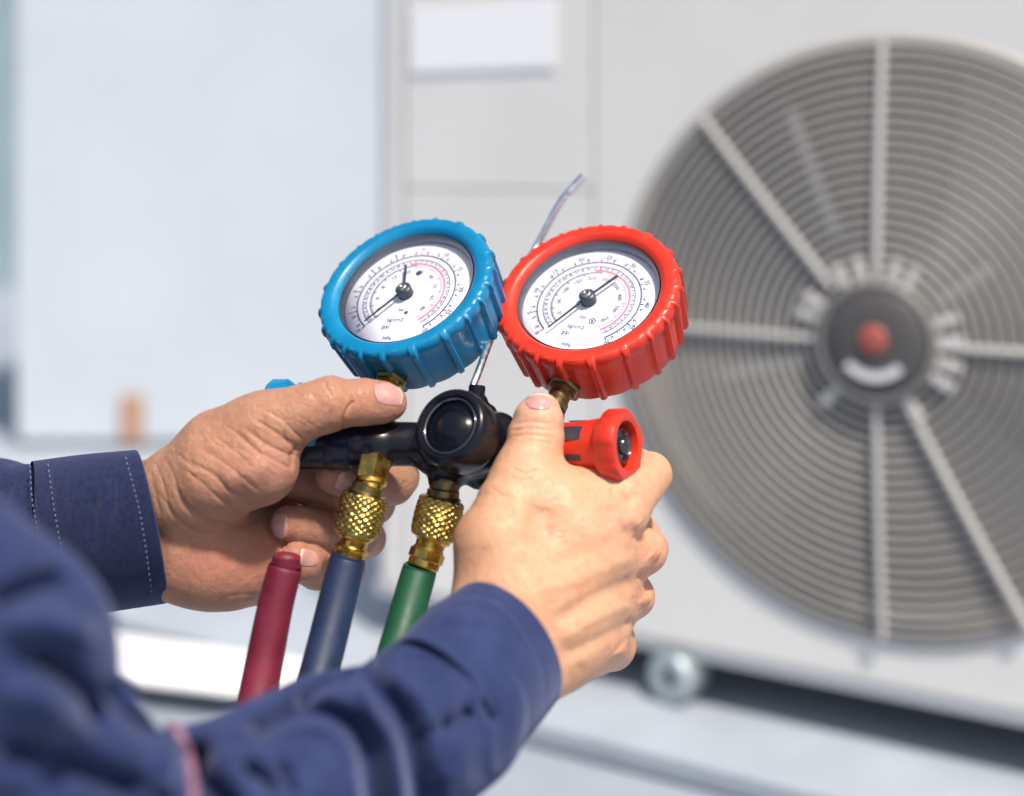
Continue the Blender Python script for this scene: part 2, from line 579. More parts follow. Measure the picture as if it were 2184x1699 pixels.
# slab under the unit
sl = MB().put(*box(ACF, UL - 1.6, UR + 1.2, -FC[2] + .002, -FC[2] + .03, -1.2, .125, .006)).build("concrete_plinth", M['slab'], smooth=False)
tag(sl, "low pale concrete plinth carrying the condenser unit", kind='structure')
for a, b in (((235, 1345), (660, 1450)), ((2010, 1668), (2300, 1760))):
    pass
def ground_pt(px, py, z):
    d = (CZ - z) / ((py - HY) * K)
    return at(px, py, d)
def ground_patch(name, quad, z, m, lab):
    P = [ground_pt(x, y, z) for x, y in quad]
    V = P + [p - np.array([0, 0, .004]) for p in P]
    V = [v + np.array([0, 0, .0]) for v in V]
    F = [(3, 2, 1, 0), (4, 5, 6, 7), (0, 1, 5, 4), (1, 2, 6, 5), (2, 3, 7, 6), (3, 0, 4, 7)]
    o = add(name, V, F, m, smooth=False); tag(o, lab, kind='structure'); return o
ground_patch("sunlight_patch", [(60, 1325), (720, 1420), (600, 1492), (60, 1425)], .0345, M['sun_patch'], "broad white patch painted as sunlight on the roof behind the hoses")  # thin white sheet standing in for sunlight falling on the roof
ground_patch("sunlight_patch", [(1960, 1677), (2400, 1640), (2400, 1800), (1960, 1800)], .005, M['sun_patch'], "white patch painted as sunlight at the lower right corner")  # second white sheet, sunlit ground put into the colour

# wall far behind
w = MB().put(*box(FL, -9, 12, 7.0, 7.3, 0, 5)).build("building_wall", M['wall'], smooth=False)
tag(w, "blue-grey building wall far behind the equipment", "wall")

# ---- pale cabinet behind, left
cb_x0 = (38 - 1092) * K * 3.0; cb_x1 = (1100 - 1092) * K * 3.0
cb = empty("equipment_cabinet", (cb_x0 / 2 + cb_x1 / 2, 3.0, 0), "large pale blue-white metal cabinet with orange tag behind the left hand", "cabinet")
zb = CZ - (948 - HY) * K * 3.0
MB().put(*box(FL, cb_x0, cb_x1, 3.0, 3.8, zb, 1.75, .012)).build("housing", M['cabinet_b'], cb, smooth=False)
for xx in (cb_x0 + .08, cb_x1 - .14):
    for yy in (3.05, 3.68):
        MB().put(*box(FL, xx, xx + .06, yy, yy + .06, 0.0, zb - .002)).build("leg", M['dark'], cb, smooth=False)
p = at(283, 893, 3.0)
MB().put(*box(frame(p, (0, -1, 0), (0, 0, 1)), -.024, .024, -.050, .050, .001, .012, .003)).build("tag_plate", M['orange'], cb, smooth=False)

# ---- outdoor condenser unit
ac = empty("air_conditioner_unit", loc2w(ACF, (0, ZB, -.2)), "white outdoor air conditioner unit with large round fan guard", "air conditioner")
def acbox(name, u0, u1, v0, v1, w0, w1, m, bev=.003, parent=ac):
    return MB().put(*box(ACF, u0, u1, v0, v1, w0, w1, bev)).build(name, m, parent, smooth=False)
# fan panel with the round opening
RO = .304
def panel_hole(u0, u1, v0, v1, w0, w1, R, n=128):
    t = np.arange(n) * 2 * math.pi / n
    V = []; F = []
    def outer(th):
        c, s = math.cos(th), math.sin(th)
        k = min((u1 if c > 0 else -u0) / max(abs(c), 1e-9), (v1 if s > 0 else -v0) / max(abs(s), 1e-9))
        return c * k, s * k
    O = [outer(x) for x in t]
    # snap corners
    for cu, cv in ((u0, v0), (u1, v0), (u1, v1), (u0, v1)):
        i = int(round((math.atan2(cv, cu) % (2 * math.pi)) / (2 * math.pi) * n)) % n
        O[i] = (cu, cv)
    for w_ in (w1, w0):
        V += [(R * math.cos(x), R * math.sin(x), w_) for x in t]
        V += [(a, b, w_) for a, b in O]
    for j in range(n):
        k = (j + 1) % n
        F.append((j, n + j, n + k, k)); F.append((2 * n + j, 2 * n + k, 3 * n + k, 3 * n + j))
        F.append((n + j, 3 * n + j, 3 * n + k, n + k)); F.append((j, k, 2 * n + k, 2 * n + j))
    return loc2w(ACF, V), F
MB().put(*panel_hole(US + .002, UR, ZB, ZT, -.012, 0, RO)).build("fan_panel", M['cabinet'], ac, smooth=False)
# service panel, in two heights, with a rounded left corner post
uc = u_of(862)
sp = MB().put(*box(ACF, uc + .0008, US - .002, ZB, on_front(1000, 405)[1] - .0010, -.012, -.001, .0012)).build("service_panel", M['cabinet'], ac, smooth=False)
MB().put(*box(ACF, uc + .0008, US - .002, on_front(1000, 405)[1] + .0012, ZT, -.012, -.001, .0012)).build("service_panel", M['cabinet'], ac, smooth=False)
t = np.linspace(0, math.pi / 2, 9)
prof = [(uc, .0), ] + [(UL + .03 - .03 * math.sin(a), -.03 + .03 * math.cos(a)) for a in t] + [(UL, -.38)]
mb = MB(); nn = len(prof)
mb.put(loc2w(ACF, [(a, ZB, b) for a, b in prof] + [(a, ZT, b) for a, b in prof]), [(i, i + nn, i + 1 + nn, i + 1) for i in range(nn - 1)])
mb.put(*box(ACF, UL + .002, UL + .006, ZB + .001, ZT - .001, -.38, -.03)); mb.build("corner_panel", M['cabinet'], ac, angle=40)
acbox("rear_panel", UL, UR, ZB, ZT, -.395, -.382, M['cabinet'])
acbox("side_panel", UR - .006, UR - .001, ZB + .002, ZT - .002, -.38, -.014, M['cabinet'])
acbox("top_cover", UL - .006, UR + .006, ZT + .001, ZT + .022, -.40, .008, M['cabinet'], .006)
acbox("base_pan", UL + .008, UR - .008, ZB + .001, ZB + .02, -.378, -.015, M['dark'])
acbox("inner_wall", US - .03, US - .02, ZB + .03, ZT - .003, -.378, -.02, M['dark'])
acbox("base_rail", UL + .002, UR, ZB - .020, ZB - .001, -.06, -.008, M['cabinet'])
# sticker
u0, v1 = on_front(877, 18); u1, _ = on_front(1186, 18); _, v0 = on_front(1030, 150)
acbox("sticker", u0, u1, v0, v1, 0.0005, .0018, M['sticker'], .0004)
# shroud ring (lathe about w axis)
AX = ACF
MB().put(*lathe(AX, [(.3035, -.001), (.301, -.006), (.300, -.03), (.298, -.17), (.05, -.172), (.001, -.172)], 128)).build("fan_shroud", M['dark'], ac)
MB().put(*lathe(AX, [(.318, .0006), (.314, .004), (.309, .005), (.305, .0035), (.3030, -.001)], 128)).build("shroud_rim", M['guard'], ac)
# grille rings
NR = 21
def dome(r): return .026 - .020 * (r / .3) ** 2
for i in range(NR):
    r = .071 + (.299 - .071) * i / (NR - 1)
    V, F = lathe(AX, [(r + .0026 * math.cos(a), dome(r) + .0022 * math.sin(a)) for a in np.linspace(0, 2 * math.pi, 7)], 96)
    MB().put(V, F).build("guard_ring", M['guard'], ac)
def rod(name, ang, r0, r1, wd=.0075, th=.004, m=M['spoke'], par=ac, lift=.0):
    c, s = math.cos(math.radians(ang)), math.sin(math.radians(ang))
    mb = MB(); n = 10; V = []
    for i in range(n):
        r = r0 + (r1 - r0) * i / (n - 1); w_ = dome(r) + .003 + lift
        for (a, b) in ((-wd / 2, 0), (-wd / 2 + .001, th), (wd / 2 - .001, th), (wd / 2, 0)):
            V.append((r * c - a * s, r * s + a * c, w_ + b))
    F = [(i * 4 + j, i * 4 + (j + 1) % 4, i * 4 + 4 + (j + 1) % 4, i * 4 + 4 + j) for i in range(n - 1) for j in range(4)]
    F += [(3, 2, 1, 0), tuple(4 * (n - 1) + j for j in range(4))]
    return mb.put(loc2w(AX, V), F).build(name, m, par, smooth=False)
for a, r0, r1 in ((90, .06, .308), (180, .06, .308), (0, .06, .308), (270, .06, .308), (131, .07, .308), (-62, .06, .308)):
    rod("guard_spoke", a, r0, r1, .0068)
for a, r0, r1 in ((113, .12, .26), (196, .08, .19), (36, .075, .14)):
    rod("guard_spoke", a, r0, r1, .011, lift=-.012)
for a in (162, 150, 20, 4.5, -14, -28, 62, 76, 104, 120, 230, 300):
    rod("guard_tab", a, .056, .088, .010)
MB().put(*lathe(AX, [(.064, .028), (.064, .034), (.060, .037), (.055, .037), (.054, .031)], 72)).build("hub_ring", M['blade'], ac)
hb = MB().put(*lathe(AX, [(.0535, .024), (.0535, .036), (.050, .0385), (.02, .0395), (.0008, .0396)], 72)).build("hub_cap", M['hub'], ac)
hf = (loc2w(AX, (0.0, .004, .0398)), ACF[1])
MB().put(*lathe(hf, [(.0145, .0), (.0145, .002), (.012, .0032), (.0005, .0034)], 40)).build("badge_dot", M['dot'], hb)
mb = MB()
for i in range(11):      # curved white wordmark, too blurred to read
    a0 = math.radians(-90 - 46 + 92 * i / 11 + .8); a1 = math.radians(-90 - 46 + 92 * (i + 1) / 11 - .8)
    V = []
    for w_ in (.0397, .0406):
        V += [(r * math.cos(a), r * math.sin(a) + .004, w_) for r, a in ((.0335, a0), (.0425, a0), (.0425, a1), (.0335, a1))]
    mb.put(loc2w(AX, V), [(3, 2, 1, 0), (4, 5, 6, 7), (0, 1, 5, 4), (1, 2, 6, 5), (2, 3, 7, 6), (3, 0, 4, 7)])
mb.build("wordmark", M['sticker'], hb, smooth=False)
# fan behind the guard
for b in range(3):
    V = []; n1, n2 = 10, 12
    for i in range(n1):
        r = .05 + .235 * i / (n1 - 1)
        for j in range(n2):
            s_ = j / (n2 - 1) - .5
            a = math.radians(120 * b + 35) + s_ * (1.25 - .2 * i / n1) + .25 * i / n1
            V.append((r * math.cos(a), r * math.sin(a), -.115 + s_ * .07 - .01 * i / n1))
    F = [(i * n2 + j, i * n2 + j + 1, (i + 1) * n2 + j + 1, (i + 1) * n2 + j) for i in range(n1 - 1) for j in range(n2 - 1)]
    V2 = [(x, y, z - .003) for x, y, z in V]; nV = len(V)
    F2 = [tuple(nV + q for q in f[::-1]) for f in F]
    MB().put(loc2w(AX, V + V2), F + F2).build("fan_blade", M['blade'], ac)
MB().put(*lathe(AX, [(.055, -.165), (.055, -.08), (.05, -.07), (.001, -.068)], 48)).build("fan_hub", M['blade'], ac)
# feet
for (px_, py_, dd, lab) in ((1422, 1441, 1.60, None),):
    c = at(px_, py_, dd)
    cz = .03 + .0305
    c[2] = cz
    fr = frame(c, en * .9 + np.array([-.25, 0, 0]), (0, 0, 1))
    ft = MB().put(*lathe(fr, [(.0005, -.05), (.022, -.05), (.027, -.04), (.0295, -.004), (.027, 0), (.010, .001), (.008, -.004), (.008, -.02), (.0005, -.02)], 40)).build("round_foot", M['galv'], ac)
    MB().put(*lathe((c, fr[1]), [(.0078, -.018), (.0078, -.001), (.0005, -.0005)], 24)).build("foot_plug", M['hole'], ft)
acbox("foot_rail", UR - .16, UR - .10, ZB - .052, ZB - .022, -.34, -.09, M['dark'])
acbox("foot_rail", UL + .18, UL + .24, ZB - .052, ZB - .022, -.34, -.06, M['dark'])

# ================================================================== MANIFOLD GAUGE SET
ROOT = at(960, 945, .695)
gs = empty("manifold_gauge_set", ROOT, "refrigerant manifold gauge set with blue and red gauges held in both hands", "gauge set")

def plane_dir(n, px, py, p=(0, .7, CZ)):
    """unit vector in the plane with normal n that projects along the picture direction (px, py down)"""
    n = unit(n); v = np.array([px, 0, -py], float)
    ray = (np.array(p) - np.array([0, 0, CZ])) / p[1]
    return unit(v - ray * (n @ v) / (n @ ray))

FONT_CACHE = {}
def glyphs(txt):
    if txt in FONT_CACHE: return FONT_CACHE[txt]
    cu = bpy.data.curves.new("t", 'FONT'); cu.body = txt; cu.size = 1.0; cu.align_x = 'CENTER'; cu.align_y = 'CENTER'
    cu.resolution_u = 2
    o = bpy.data.objects.new("t", cu); C.objects.link(o)
    dg = bpy.context.evaluated_depsgraph_get(); ev = o.evaluated_get(dg); me = ev.to_mesh()
    V = np.array([v.co[:] for v in me.vertices]); F = [tuple(p_.vertices) for p_ in me.polygons]
    ev.to_mesh_clear(); bpy.data.objects.remove(o); bpy.data.curves.remove(cu)
    FONT_CACHE[txt] = (V, F); return V, F

def tilt(n, a=9.8):
    c, s_ = math.cos(math.radians(a)), math.sin(math.radians(a))
    return np.array([n[0], n[1] * c + n[2] * s_, n[2] * c - n[1] * s_])

def gauge(col, cpx, cd, n, ud, needle, tail, hubpx, labels, lab):
    """cpx: centre of the front bezel plane"""
    n = unit(tilt(n)); o0 = at(cpx[0], cpx[1], cd); u = plane_dir(n, *ud, p=o0)
    GS = 1.12 if col == 'blue' else 1.14
    fr = frame(o0, n, -u)
    fr = (fr[0], fr[1] * GS)
    o_, R = fr
    ribs = 22
    def rf(r, z, t, i):
        ph = (t * ribs / (2 * math.pi) + .3 * np.sin(3 * t)) % 1.0
        d = np.minimum(ph, 1 - ph)
        bumpv = np.clip(2.0 - d / .065, 0, 1)
        amt = prof[i][2]
        facet = -.25e-3 * np.cos(ph * 2 * math.pi) * (amt > 0)
        return np.full_like(t, r) + bumpv * amt + facet
    prof = [(.0332, -.0072, 0), (.0334, -.0030, 0), (.0338, -.0022, 0), (.0354, -.0005, 0), (.0364, 0, 0), (.0397, 0, 0), (.0412, -.0004, .0004), (.0420, -.0014, .0014),
            (.0424, -.003, .0017), (.0424, -.0055, .0018), (.0416, -.0068, .0020), (.0412, -.012, .0021), (.0405, -.020, .0022), (.0398, -.0275, .0022), (.0392, -.0292, .0018), (.0370, -.0305, .0005), (.0330, -.031, 0), (.0005, -.0312, 0)]
    V, F = lathe(fr, [(a, b) for a, b, c in prof], 616, rf)
    g = add("pressure_gauge", V, F, M[col], gs, angle=38)
    g['label'] = lab
    MB().put(*lathe(fr, [(.0331, -.0025), (.0329, -.0030), (.0323, -.0036), (.0321, -.0082)], 96)).build("dial_wall", M['inner'], g)
    MB().put(*lathe(fr, [(.0322, -.0078), (.0005, -.0077)], 96)).build("dial_face", M['white'], g)
    MB().put(*lathe(fr, [(.0330, -.0028), (.032, -.0024), (.0005, -.0018)], 96)).build("glass_cover", M['glass'], g)
    zf = -.00755
    def hit(p):          # picture point -> local xy on the dial
        ray = at(p[0], p[1], 1.0) - np.array([0, 0, CZ]); c = np.array([0, 0, CZ])
        q0 = o_ + R[:, 2] * zf
        tt = ((q0 - c) @ R[:, 2]) / (ray @ R[:, 2])
        return ((c + ray * tt) - o_) @ R / GS ** 2
    hub = hit(hubpx)[:2]
    P0, P1, P2 = MB(), MB(), MB()
    def flat(mb, V2, F): mb.put(loc2w(fr, [(x, y, zf) for x, y in V2]), F)
    def arc(mb, r0, r1, a0, a1, n_=60):
        T = np.radians(np.linspace(a0, a1, n_))
        V2 = [(hub[0] + r0 * math.cos(a), hub[1] + r0 * math.sin(a)) for a in T] + [(hub[0] + r1 * math.cos(a), hub[1] + r1 * math.sin(a)) for a in T]
        flat(mb, V2, [(i, i + 1, n_ + i + 1, n_ + i) for i in range(n_ - 1)])
    def tick(mb, a, r0, r1, wd=.00016):
        wd *= 1.5
        c, s = math.cos(math.radians(a)), math.sin(math.radians(a))
        flat(mb, [(hub[0] + r * c - w_ * s, hub[1] + r * s + w_ * c) for r, w_ in ((r0, -wd), (r1, -wd), (r1, wd), (r0, wd))], [(0, 1, 2, 3)])
    def text(mb, s, a, r, size, rot=None):
        V, F = glyphs(s); size *= 1.1
        th = math.radians((a - 90) if rot is None else rot)
        c, s_ = math.cos(th), math.sin(th)
        cx, cy = hub[0] + r * math.cos(math.radians(a)), hub[1] + r * math.sin(math.radians(a))
        flat(mb, [(cx + size * (x * c - y * s_), cy + size * (x * s_ + y * c)) for x, y, _ in V], F)
    A0, A1 = 232, -52
    S = lambda f: A0 + (A1 - A0) * f
    arc(P0, .0241, .0246, A0, A1); arc(P0, .0215, .0218, A0, A1)
    arc(P0, .0196, .01975, A0, S(.5)); arc(P0, .0178, .0181, A0, S(.5))
    arc(P1, .0186, .0195, S(.46), A1 - 2); 
    for i in range(101):
        f = i / 100; big = i % 10 == 0; mid = i % 5 == 0
        tick(P0, S(f), .0242, .0242 + (.0022 if big else .0015 if mid else .0009), .00014 if big else .00008)
        tick(P0 if f < .47 else P1, S(f), .0178, .0178 - (.0018 if big else .0009), .00013 if big else .00008)
        if i % 2 == 0: tick(P2 if f > .85 else P0, S(f), .0216, .0216 - (.0014 if mid else .0009), .00009)
    for i, s in enumerate(labels[0]):
        f = i / (len(labels[0]) - 1); text(P0, s, S(f), .0278, .0029)
    for i in range(20):
        f = (i + .5) / 20
        text(P2 if f > .7 else P0, random.choice(["2", "4", "-10", "20", "6", "12", "30"]), S(f) + random.uniform(-1, 1), .0268, .0017)
        tick(P0, S(f), .0255, .0262, .0003)
    for i, s in enumerate(labels[1]):
        f = (i + .5) / len(labels[1]); text(P0, s, S(f), .0143, .0026)
    for i in range(34):
        f = (i + .5) / 34; text(P0 if i % 3 else P2, random.choice(["40", "25", "12", "8", "60", "36", "5"]), S(f), .0204, .0016)
    for s, x, y, z in labels[2]:
        V, F = glyphs(s); flat(P0, [(hub[0] + x + 1.05 * z * a, hub[1] + y + 1.05 * z * b) for a, b, _ in V], F)
    def disc(p, rad, n_=14):
        c = hit(p)[:2]; T = np.arange(n_) * 2 * math.pi / n_
        flat(P0, [(c[0] + rad * math.cos(a), c[1] + rad * math.sin(a)) for a in T], [tuple(range(n_))])
    if col == 'blue':
        disc((893, 583), .0015); disc((866, 667), .0010)
    else:
        c = hit((1263, 685))[:2]
        for k_ in range(5):
            a0, a1 = math.radians(90 + 72 * k_), math.radians(162 + 72 * k_)
            flat(P0, [(c[0] + q * math.cos(a), c[1] + q * math.sin(a)) for q, a in ((.0019, a0), (.0019, a1), (.0014, a1), (.0014, a0))], [(0, 1, 2, 3)])
        disc((1263, 685), .0006)
    P0.build("scale_print", M['print_'], g, smooth=False)
    o = P1.build("scale_print", M['print_red'], g, smooth=False); o['label'] = "red part of the printed scale"
    o = P2.build("scale_print", M['print_blue'], g, smooth=False); o['label'] = "blue part of the printed scale"
    # needle
    nm = MB(); zn = zf + .0026
    def arm(tip, wd0, wd1):
        t2 = hit(tip)[:2]; dv = t2 - hub; L_ = np.hypot(*dv); dv /= L_; pv = np.array([-dv[1], dv[0]])
        V = []
        for w_ in (zn, zn + .0006):
            V += [(*(hub + pv * wd0), w_), (*(hub - pv * wd0), w_), (*(t2 - pv * wd1), w_), (*(t2 + pv * wd1), w_)]
        nm.put(loc2w(fr, V), [(3, 2, 1, 0), (4, 5, 6, 7), (0, 1, 5, 4), (1, 2, 6, 5), (2, 3, 7, 6), (3, 0, 4, 7)])
    arm(needle, .00055, .0002); arm(tail, .00045, .0006)
    nm.build("needle", M['needle'], g, smooth=False)
    hfm = (loc2w(fr, (hub[0], hub[1], zf)), R)
    hc = MB().put(*lathe(hfm, [(.0038, 0), (.0038, .0042), (.0033, .0047), (.0021, .0049)], 32)).build("pivot_boss", M['needle'], g, angle=40)
    MB().put(*lathe(hfm, [(.0023, .0048), (.0022, .0056), (.0016, .006), (.0007, .0058), (.0003, .0052)], 32)).build("pivot_pin", M['pin'], hc) if False else MB().put(*lathe(hfm, [(.0023, .0048), (.0022, .0056), (.0016, .006), (.0007, .0058), (.0003, .0052)], 32)).build("pivot_pin", M['pin'], g)
    # stem: hexagon nut and brass neck, leaving the back half of the rim
    so = loc2w(fr, (0, 0, -.019)) ; sf = frame(so, u, n)
    nut = MB()
    V, F = lathe(sf, [(.0072, .036), (.0086, .0372), (.0088, .0385), (.0088, .0475), (.0080, .0490), (.0066, .0492)], 6)
    nut.put(V, F)
    nut.build("hexagon_nut", M['brass_dark'], g, smooth=False)
    MB().put(*lathe(sf, [(.0068, .0485), (.0068, .0505), (.0056, .0515), (.0056, .056), (.0062, .057), (.0062, .0615)], 28)).build("stem_neck", M['brass'] if col == 'blue' else M['brass_dark'], g, angle=35)
    return fr, u, so

gb = gauge('blue', (861, 604), .738, (-.306, -.735, .605), (-.36, .91), (782, 694), (870, 575), (866, 628),
           ([".0", "1", "2", "3", "5", "7", "10", "15", "20", "25", "30"], ["0", "4", "8", "15", "20", "30", "40", "55", "65", "80"],
            [("kg/cm2", -.0005, -.0155, .0028), ("psi", -.004, -.0195, .0034), ("bar", .001, -.0095, .0026), ("MPa", -.001, -.0265, .0026)]),
           "blue low pressure gauge with ribbed rubber rim")
gr = gauge('red', (1251, 618), .735, (-.262, -.74, .62), (-.43, .90), (1172, 708), (1320, 598), (1256, 643),
           (["0", "5", "10", "15", "20", "25", "30", "35", "40", "45", "50"], ["0", "50", "100", "150", "200", "250", "300", "400", "500", "700"],
            [("kg/cm2", -.0005, -.0155, .0028), ("psi", -.004, -.0195, .0034), ("bar", .001, -.0095, .0026), ("MPa", -.001, -.0265, .0026)]),
           "red high pressure gauge with ribbed rubber rim")

# body: black moulded bar with the round sight-glass hub
HD = .672
HN = unit(tilt((-.42, -.80, .36)))
hub_c = at(956, 906, HD)
bf = Field()
def mp(px, py, d, r): return (*at(px, py, d), r)
bf.chain([mp(650, 950, .700, .0118), mp(760, 948, .698, .0118)], .0005, px=False)
bf.chain([mp(745, 946, .698, .0108), mp(1200, 952, .694, .0105)], .001, px=False)
bk = hub_c - HN * .016
bf.chain([(*(hub_c - HN * .0165), .0165), (*(hub_c - HN * .024), .0165)], .003, px=False)
bf.chain([mp(985, 960, .695, .013), mp(950, 1022, .692, .0085)], .004, px=False)
bf.chain([mp(1000, 950, .695, .013), mp(1022, 1012, .695, .0075)], .004, px=False)
bf.chain([mp(1010, 935, .70, .012), mp(1062, 925, .697, .0105)], .003, px=False)
bf.chain([mp(900, 950, .695, .0075), mp(915, 985, .69, .006)], .004, px=False)
bf.chain([mp(1000, 900, .70, .011), mp(1016, 862, .703, .006)], .003, px=False)
bf.chain([mp(1040, 900, .70, .006), mp(1042, 880, .702, .004)], .002, px=False)
for fr_, u_, so_, tx in ((gb[0], gb[1], gb[2], 800), (gr[0], gr[1], gr[2], 1150)):
    e = so_ + u_ * .066
    bf.chain([(*e, .0072), (*at(tx, 945, .696), .0095)], .003, px=False)
bf.chain([mp(806, 955, .695, .009), mp(802, 985, .692, .0078)], .002, px=False)
V, F, N = sdf_mesh(bf, .0011, 1)
fast_mesh("manifold_body", V, F, M['black'], gs)
MB().put(*lathe(frame(at(752, 947, .698), at(700, 950, .70) - at(760, 948, .698)), [(.0112, -.001), (.0124, .0), (.0124, .0125), (.0118, .0135), (.0118, .016)], 48)).build("end_collar", M['navyblack'], gs, angle=35)
# sight glass: rim, deep well, glass
hf_ = frame(hub_c, HN)
MB().put(*lathe(hf_, [(.0175, -.020), (.0186, -.017), (.0190, -.004), (.0183, -.0012), (.0168, .0), (.0152, .0), (.0146, -.0008), (.0140, -.0026), (.0135, -.0030), (.0131, -.0026), (.0127, -.0034), (.0120, -.0060), (.0104, -.0068), (.0098, -.0100)], 96)).build("sight_glass_hub", M['black'], gs, angle=50)
MB().put(*lathe(hf_, [(.0142, -.0022), (.0139, -.0013), (.0133, -.0011), (.0131, -.0022)], 72)).build("chrome_ring", mat("smoky_ring", (.16, .16, .18), .15, .8), gs)
MB().put(*lathe(hf_, [(.0131, -.0026), (.008, -.0017), (.0004, -.0012)], 64)).build("sight_glass", M['glass'], gs)
MB().put(*lathe(hf_, [(.0119, -.0042), (.0117, -.0056), (.0103, -.0064), (.0098, -.0092), (.0093, -.0086), (.0088, -.0096), (.0020, -.0099), (.0014, -.0094), (.0008, -.0100), (.0002, -.0101)], 64)).build("sight_glass_seat", mat("slate_seat", (.10, .108, .14), .22, spec=.6), gs, angle=50)
# hook
c0 = at(1014, 862, .702); c1 = at(1018, 822, .704)
MB().put(*lathe(frame(c0, c1 - c0), [(.0035, -.004), (.0042, .0), (.0042, .0085), (.0036, .0092), (.0008, .0093)], 28)).build("hook_collar", M['black'], gs, angle=40)
P = catmull([at(1008, 826, .704), at(1022, 790, .712), at(1040, 740, .728), at(1061, 688, .752), at(1098, 612, .790), at(1140, 534, .806), at(1163, 492, .808), at(1182, 455, .808), at(1203, 422, .808), at(1224, 399, .808), at(1245, 376, .808)], 70)
rr = np.linspace(.0019, .0023, 70); rr[-12:] = .0025; rr[-13] = .0018
MB().put(*tube(P, rr, 16)).build("hanging_hook", M['chrome'], gs, angle=50)

# ports for the hoses
def axis_lathe(a, b, prof, n, m, name, par, **kw):
    return MB().put(*lathe(frame(a, b - a), prof, n)).build(name, m, par, **kw)
pa, pb = at(803, 972, .692), at(790, 1034, .686)
L_ = np.linalg.norm(pb - pa)
axis_lathe(pa, pb, [(.0070, -.001), (.0083, .0004), (.0083, L_ * .78), (.0074, L_ * .86)], 6, M['brass'], "hexagon_port", gs, smooth=False)
axis_lathe(pa, pb, [(.0068, L_ * .80), (.0078, L_ * .84), (.0078, L_ * .95), (.0060, L_), (.0060, L_ + .004)], 40, M['brass'], "port_collar", gs, angle=35)
qa, qb = at(951, 1030, .690), at(944, 1056, .688)
axis_lathe(qa, qb, [(.0066, -.003), (.0072, .0), (.0072, .0048), (.0066, .0058), (.0066, .009)], 40, M['brass_dark'], "port_collar", gs, angle=35)

# valve knobs
def knob(m, fr, R, lab, body_r, Lb):
    def lob(r, z, t, i):
        amp = .0007 if r > .014 else .0
        return r + amp * np.tanh(2.5 * np.sin(5 * t + 1.0))
    prof = [(body_r * .8, -.002), (body_r, 0), (body_r * 1.04, Lb * .5), (body_r * 1.12, Lb * .85), (R * .80, Lb), (R * .93, Lb + .0022), (R, Lb + .0042), (R * 1.01, Lb + .0115), (R * .95, Lb + .0132), (R * .80, Lb + .0136), (R * .70, Lb + .0128), (R * .66, Lb + .0085), (R * .62, Lb + .002), (.001, Lb + .0015)]
    V, F = lathe(fr, prof, 144, lob)
    k_ = add("valve_knob", V, F, m, gs, angle=35); k_['label'] = lab
    return k_
kb_ax = unit(at(600, 952, .704) - at(760, 948, .698))
kf = frame(at(690, 906, .704), kb_ax)
kb = knob(M['blue'], kf, .0225, "blue valve knob at the left end", .0185, .013)
# red knob
ra, rb = at(1196, 954, .696), at(1330, 951, .679)
kr_ax = unit(rb - ra)
kf2 = frame(ra, kr_ax, (0, 0, 1))
Lr = .0235
kr = knob(M['red'], kf2, .0168, "red valve knob with dark window slots", .0116, Lr)
# window slots: dark inserts wrapped on the knob's barrel
SLATE = mat('slate_insert', (.030, .032, .050), .3, spec=.5)
def slot(a0, a1, z0, z1, r):
    V = []; n_ = 8
    for (rr_, iz) in ((r + .0003, 0), (r + .0006, .0003)):
        for z in (z0 + iz, z1 - iz):
            for a in np.linspace(a0, a1, n_):
                V.append((rr_ * math.cos(math.radians(a)), rr_ * math.sin(math.radians(a)), z))
    F = []
    for l in range(2):
        o_ = l * 2 * n_
        F += [(o_ + i, o_ + i + 1, o_ + n_ + i + 1, o_ + n_ + i) for i in range(n_ - 1)]
    F += [(0, n_, 3 * n_, 2 * n_), (n_ - 1, 3 * n_ - 1, 4 * n_ - 1, 2 * n_ - 1)]
    F += [(i, i + 1, 2 * n_ + i + 1, 2 * n_ + i) for i in range(n_ - 1)] + [(n_ + i, n_ + i + 1, 3 * n_ + i + 1, 3 * n_ + i) for i in range(n_ - 1)]
    return loc2w(kf2, V), F
# angle that faces the viewer on the barrel
vdir = (np.array([0, 0, CZ]) - ra) @ kf2[1]; fa = math.degrees(math.atan2(vdir[1], vdir[0]))
up = (np.array([0, 0, 1.])) @ kf2[1]; ua = math.degrees(math.atan2(up[1], up[0]))
sg = 1 if ((ua - fa + 540) % 360 - 180) > 0 else -1
for (o0, o1, z0, z1) in ((15, 50, .005, Lr - .005), (-32, -17, .004, Lr - .006), (96, 130, .004, Lr - .002), (170, 215, .004, Lr - .002), (-110, -70, .003, Lr - .003)):
    V, F = slot(fa + sg * o0, fa + sg * o1, z0, z1, .01205)
    add("window_slot", V, F, SLATE, kr, angle=30)
ke = (ra + kr_ax * (Lr + .002), kf2[1])
MB().put(*lathe(ke, [(.0095, .0), (.0093, .008), (.0075, .0092), (.0065, .0075), (.0045, .0078), (.004, .0105), (.0028, .011), (.0005, .0108)], 12)).build("knob_core", mat("smoky_core", (.10, .09, .10), .12, .85), kr, angle=60)

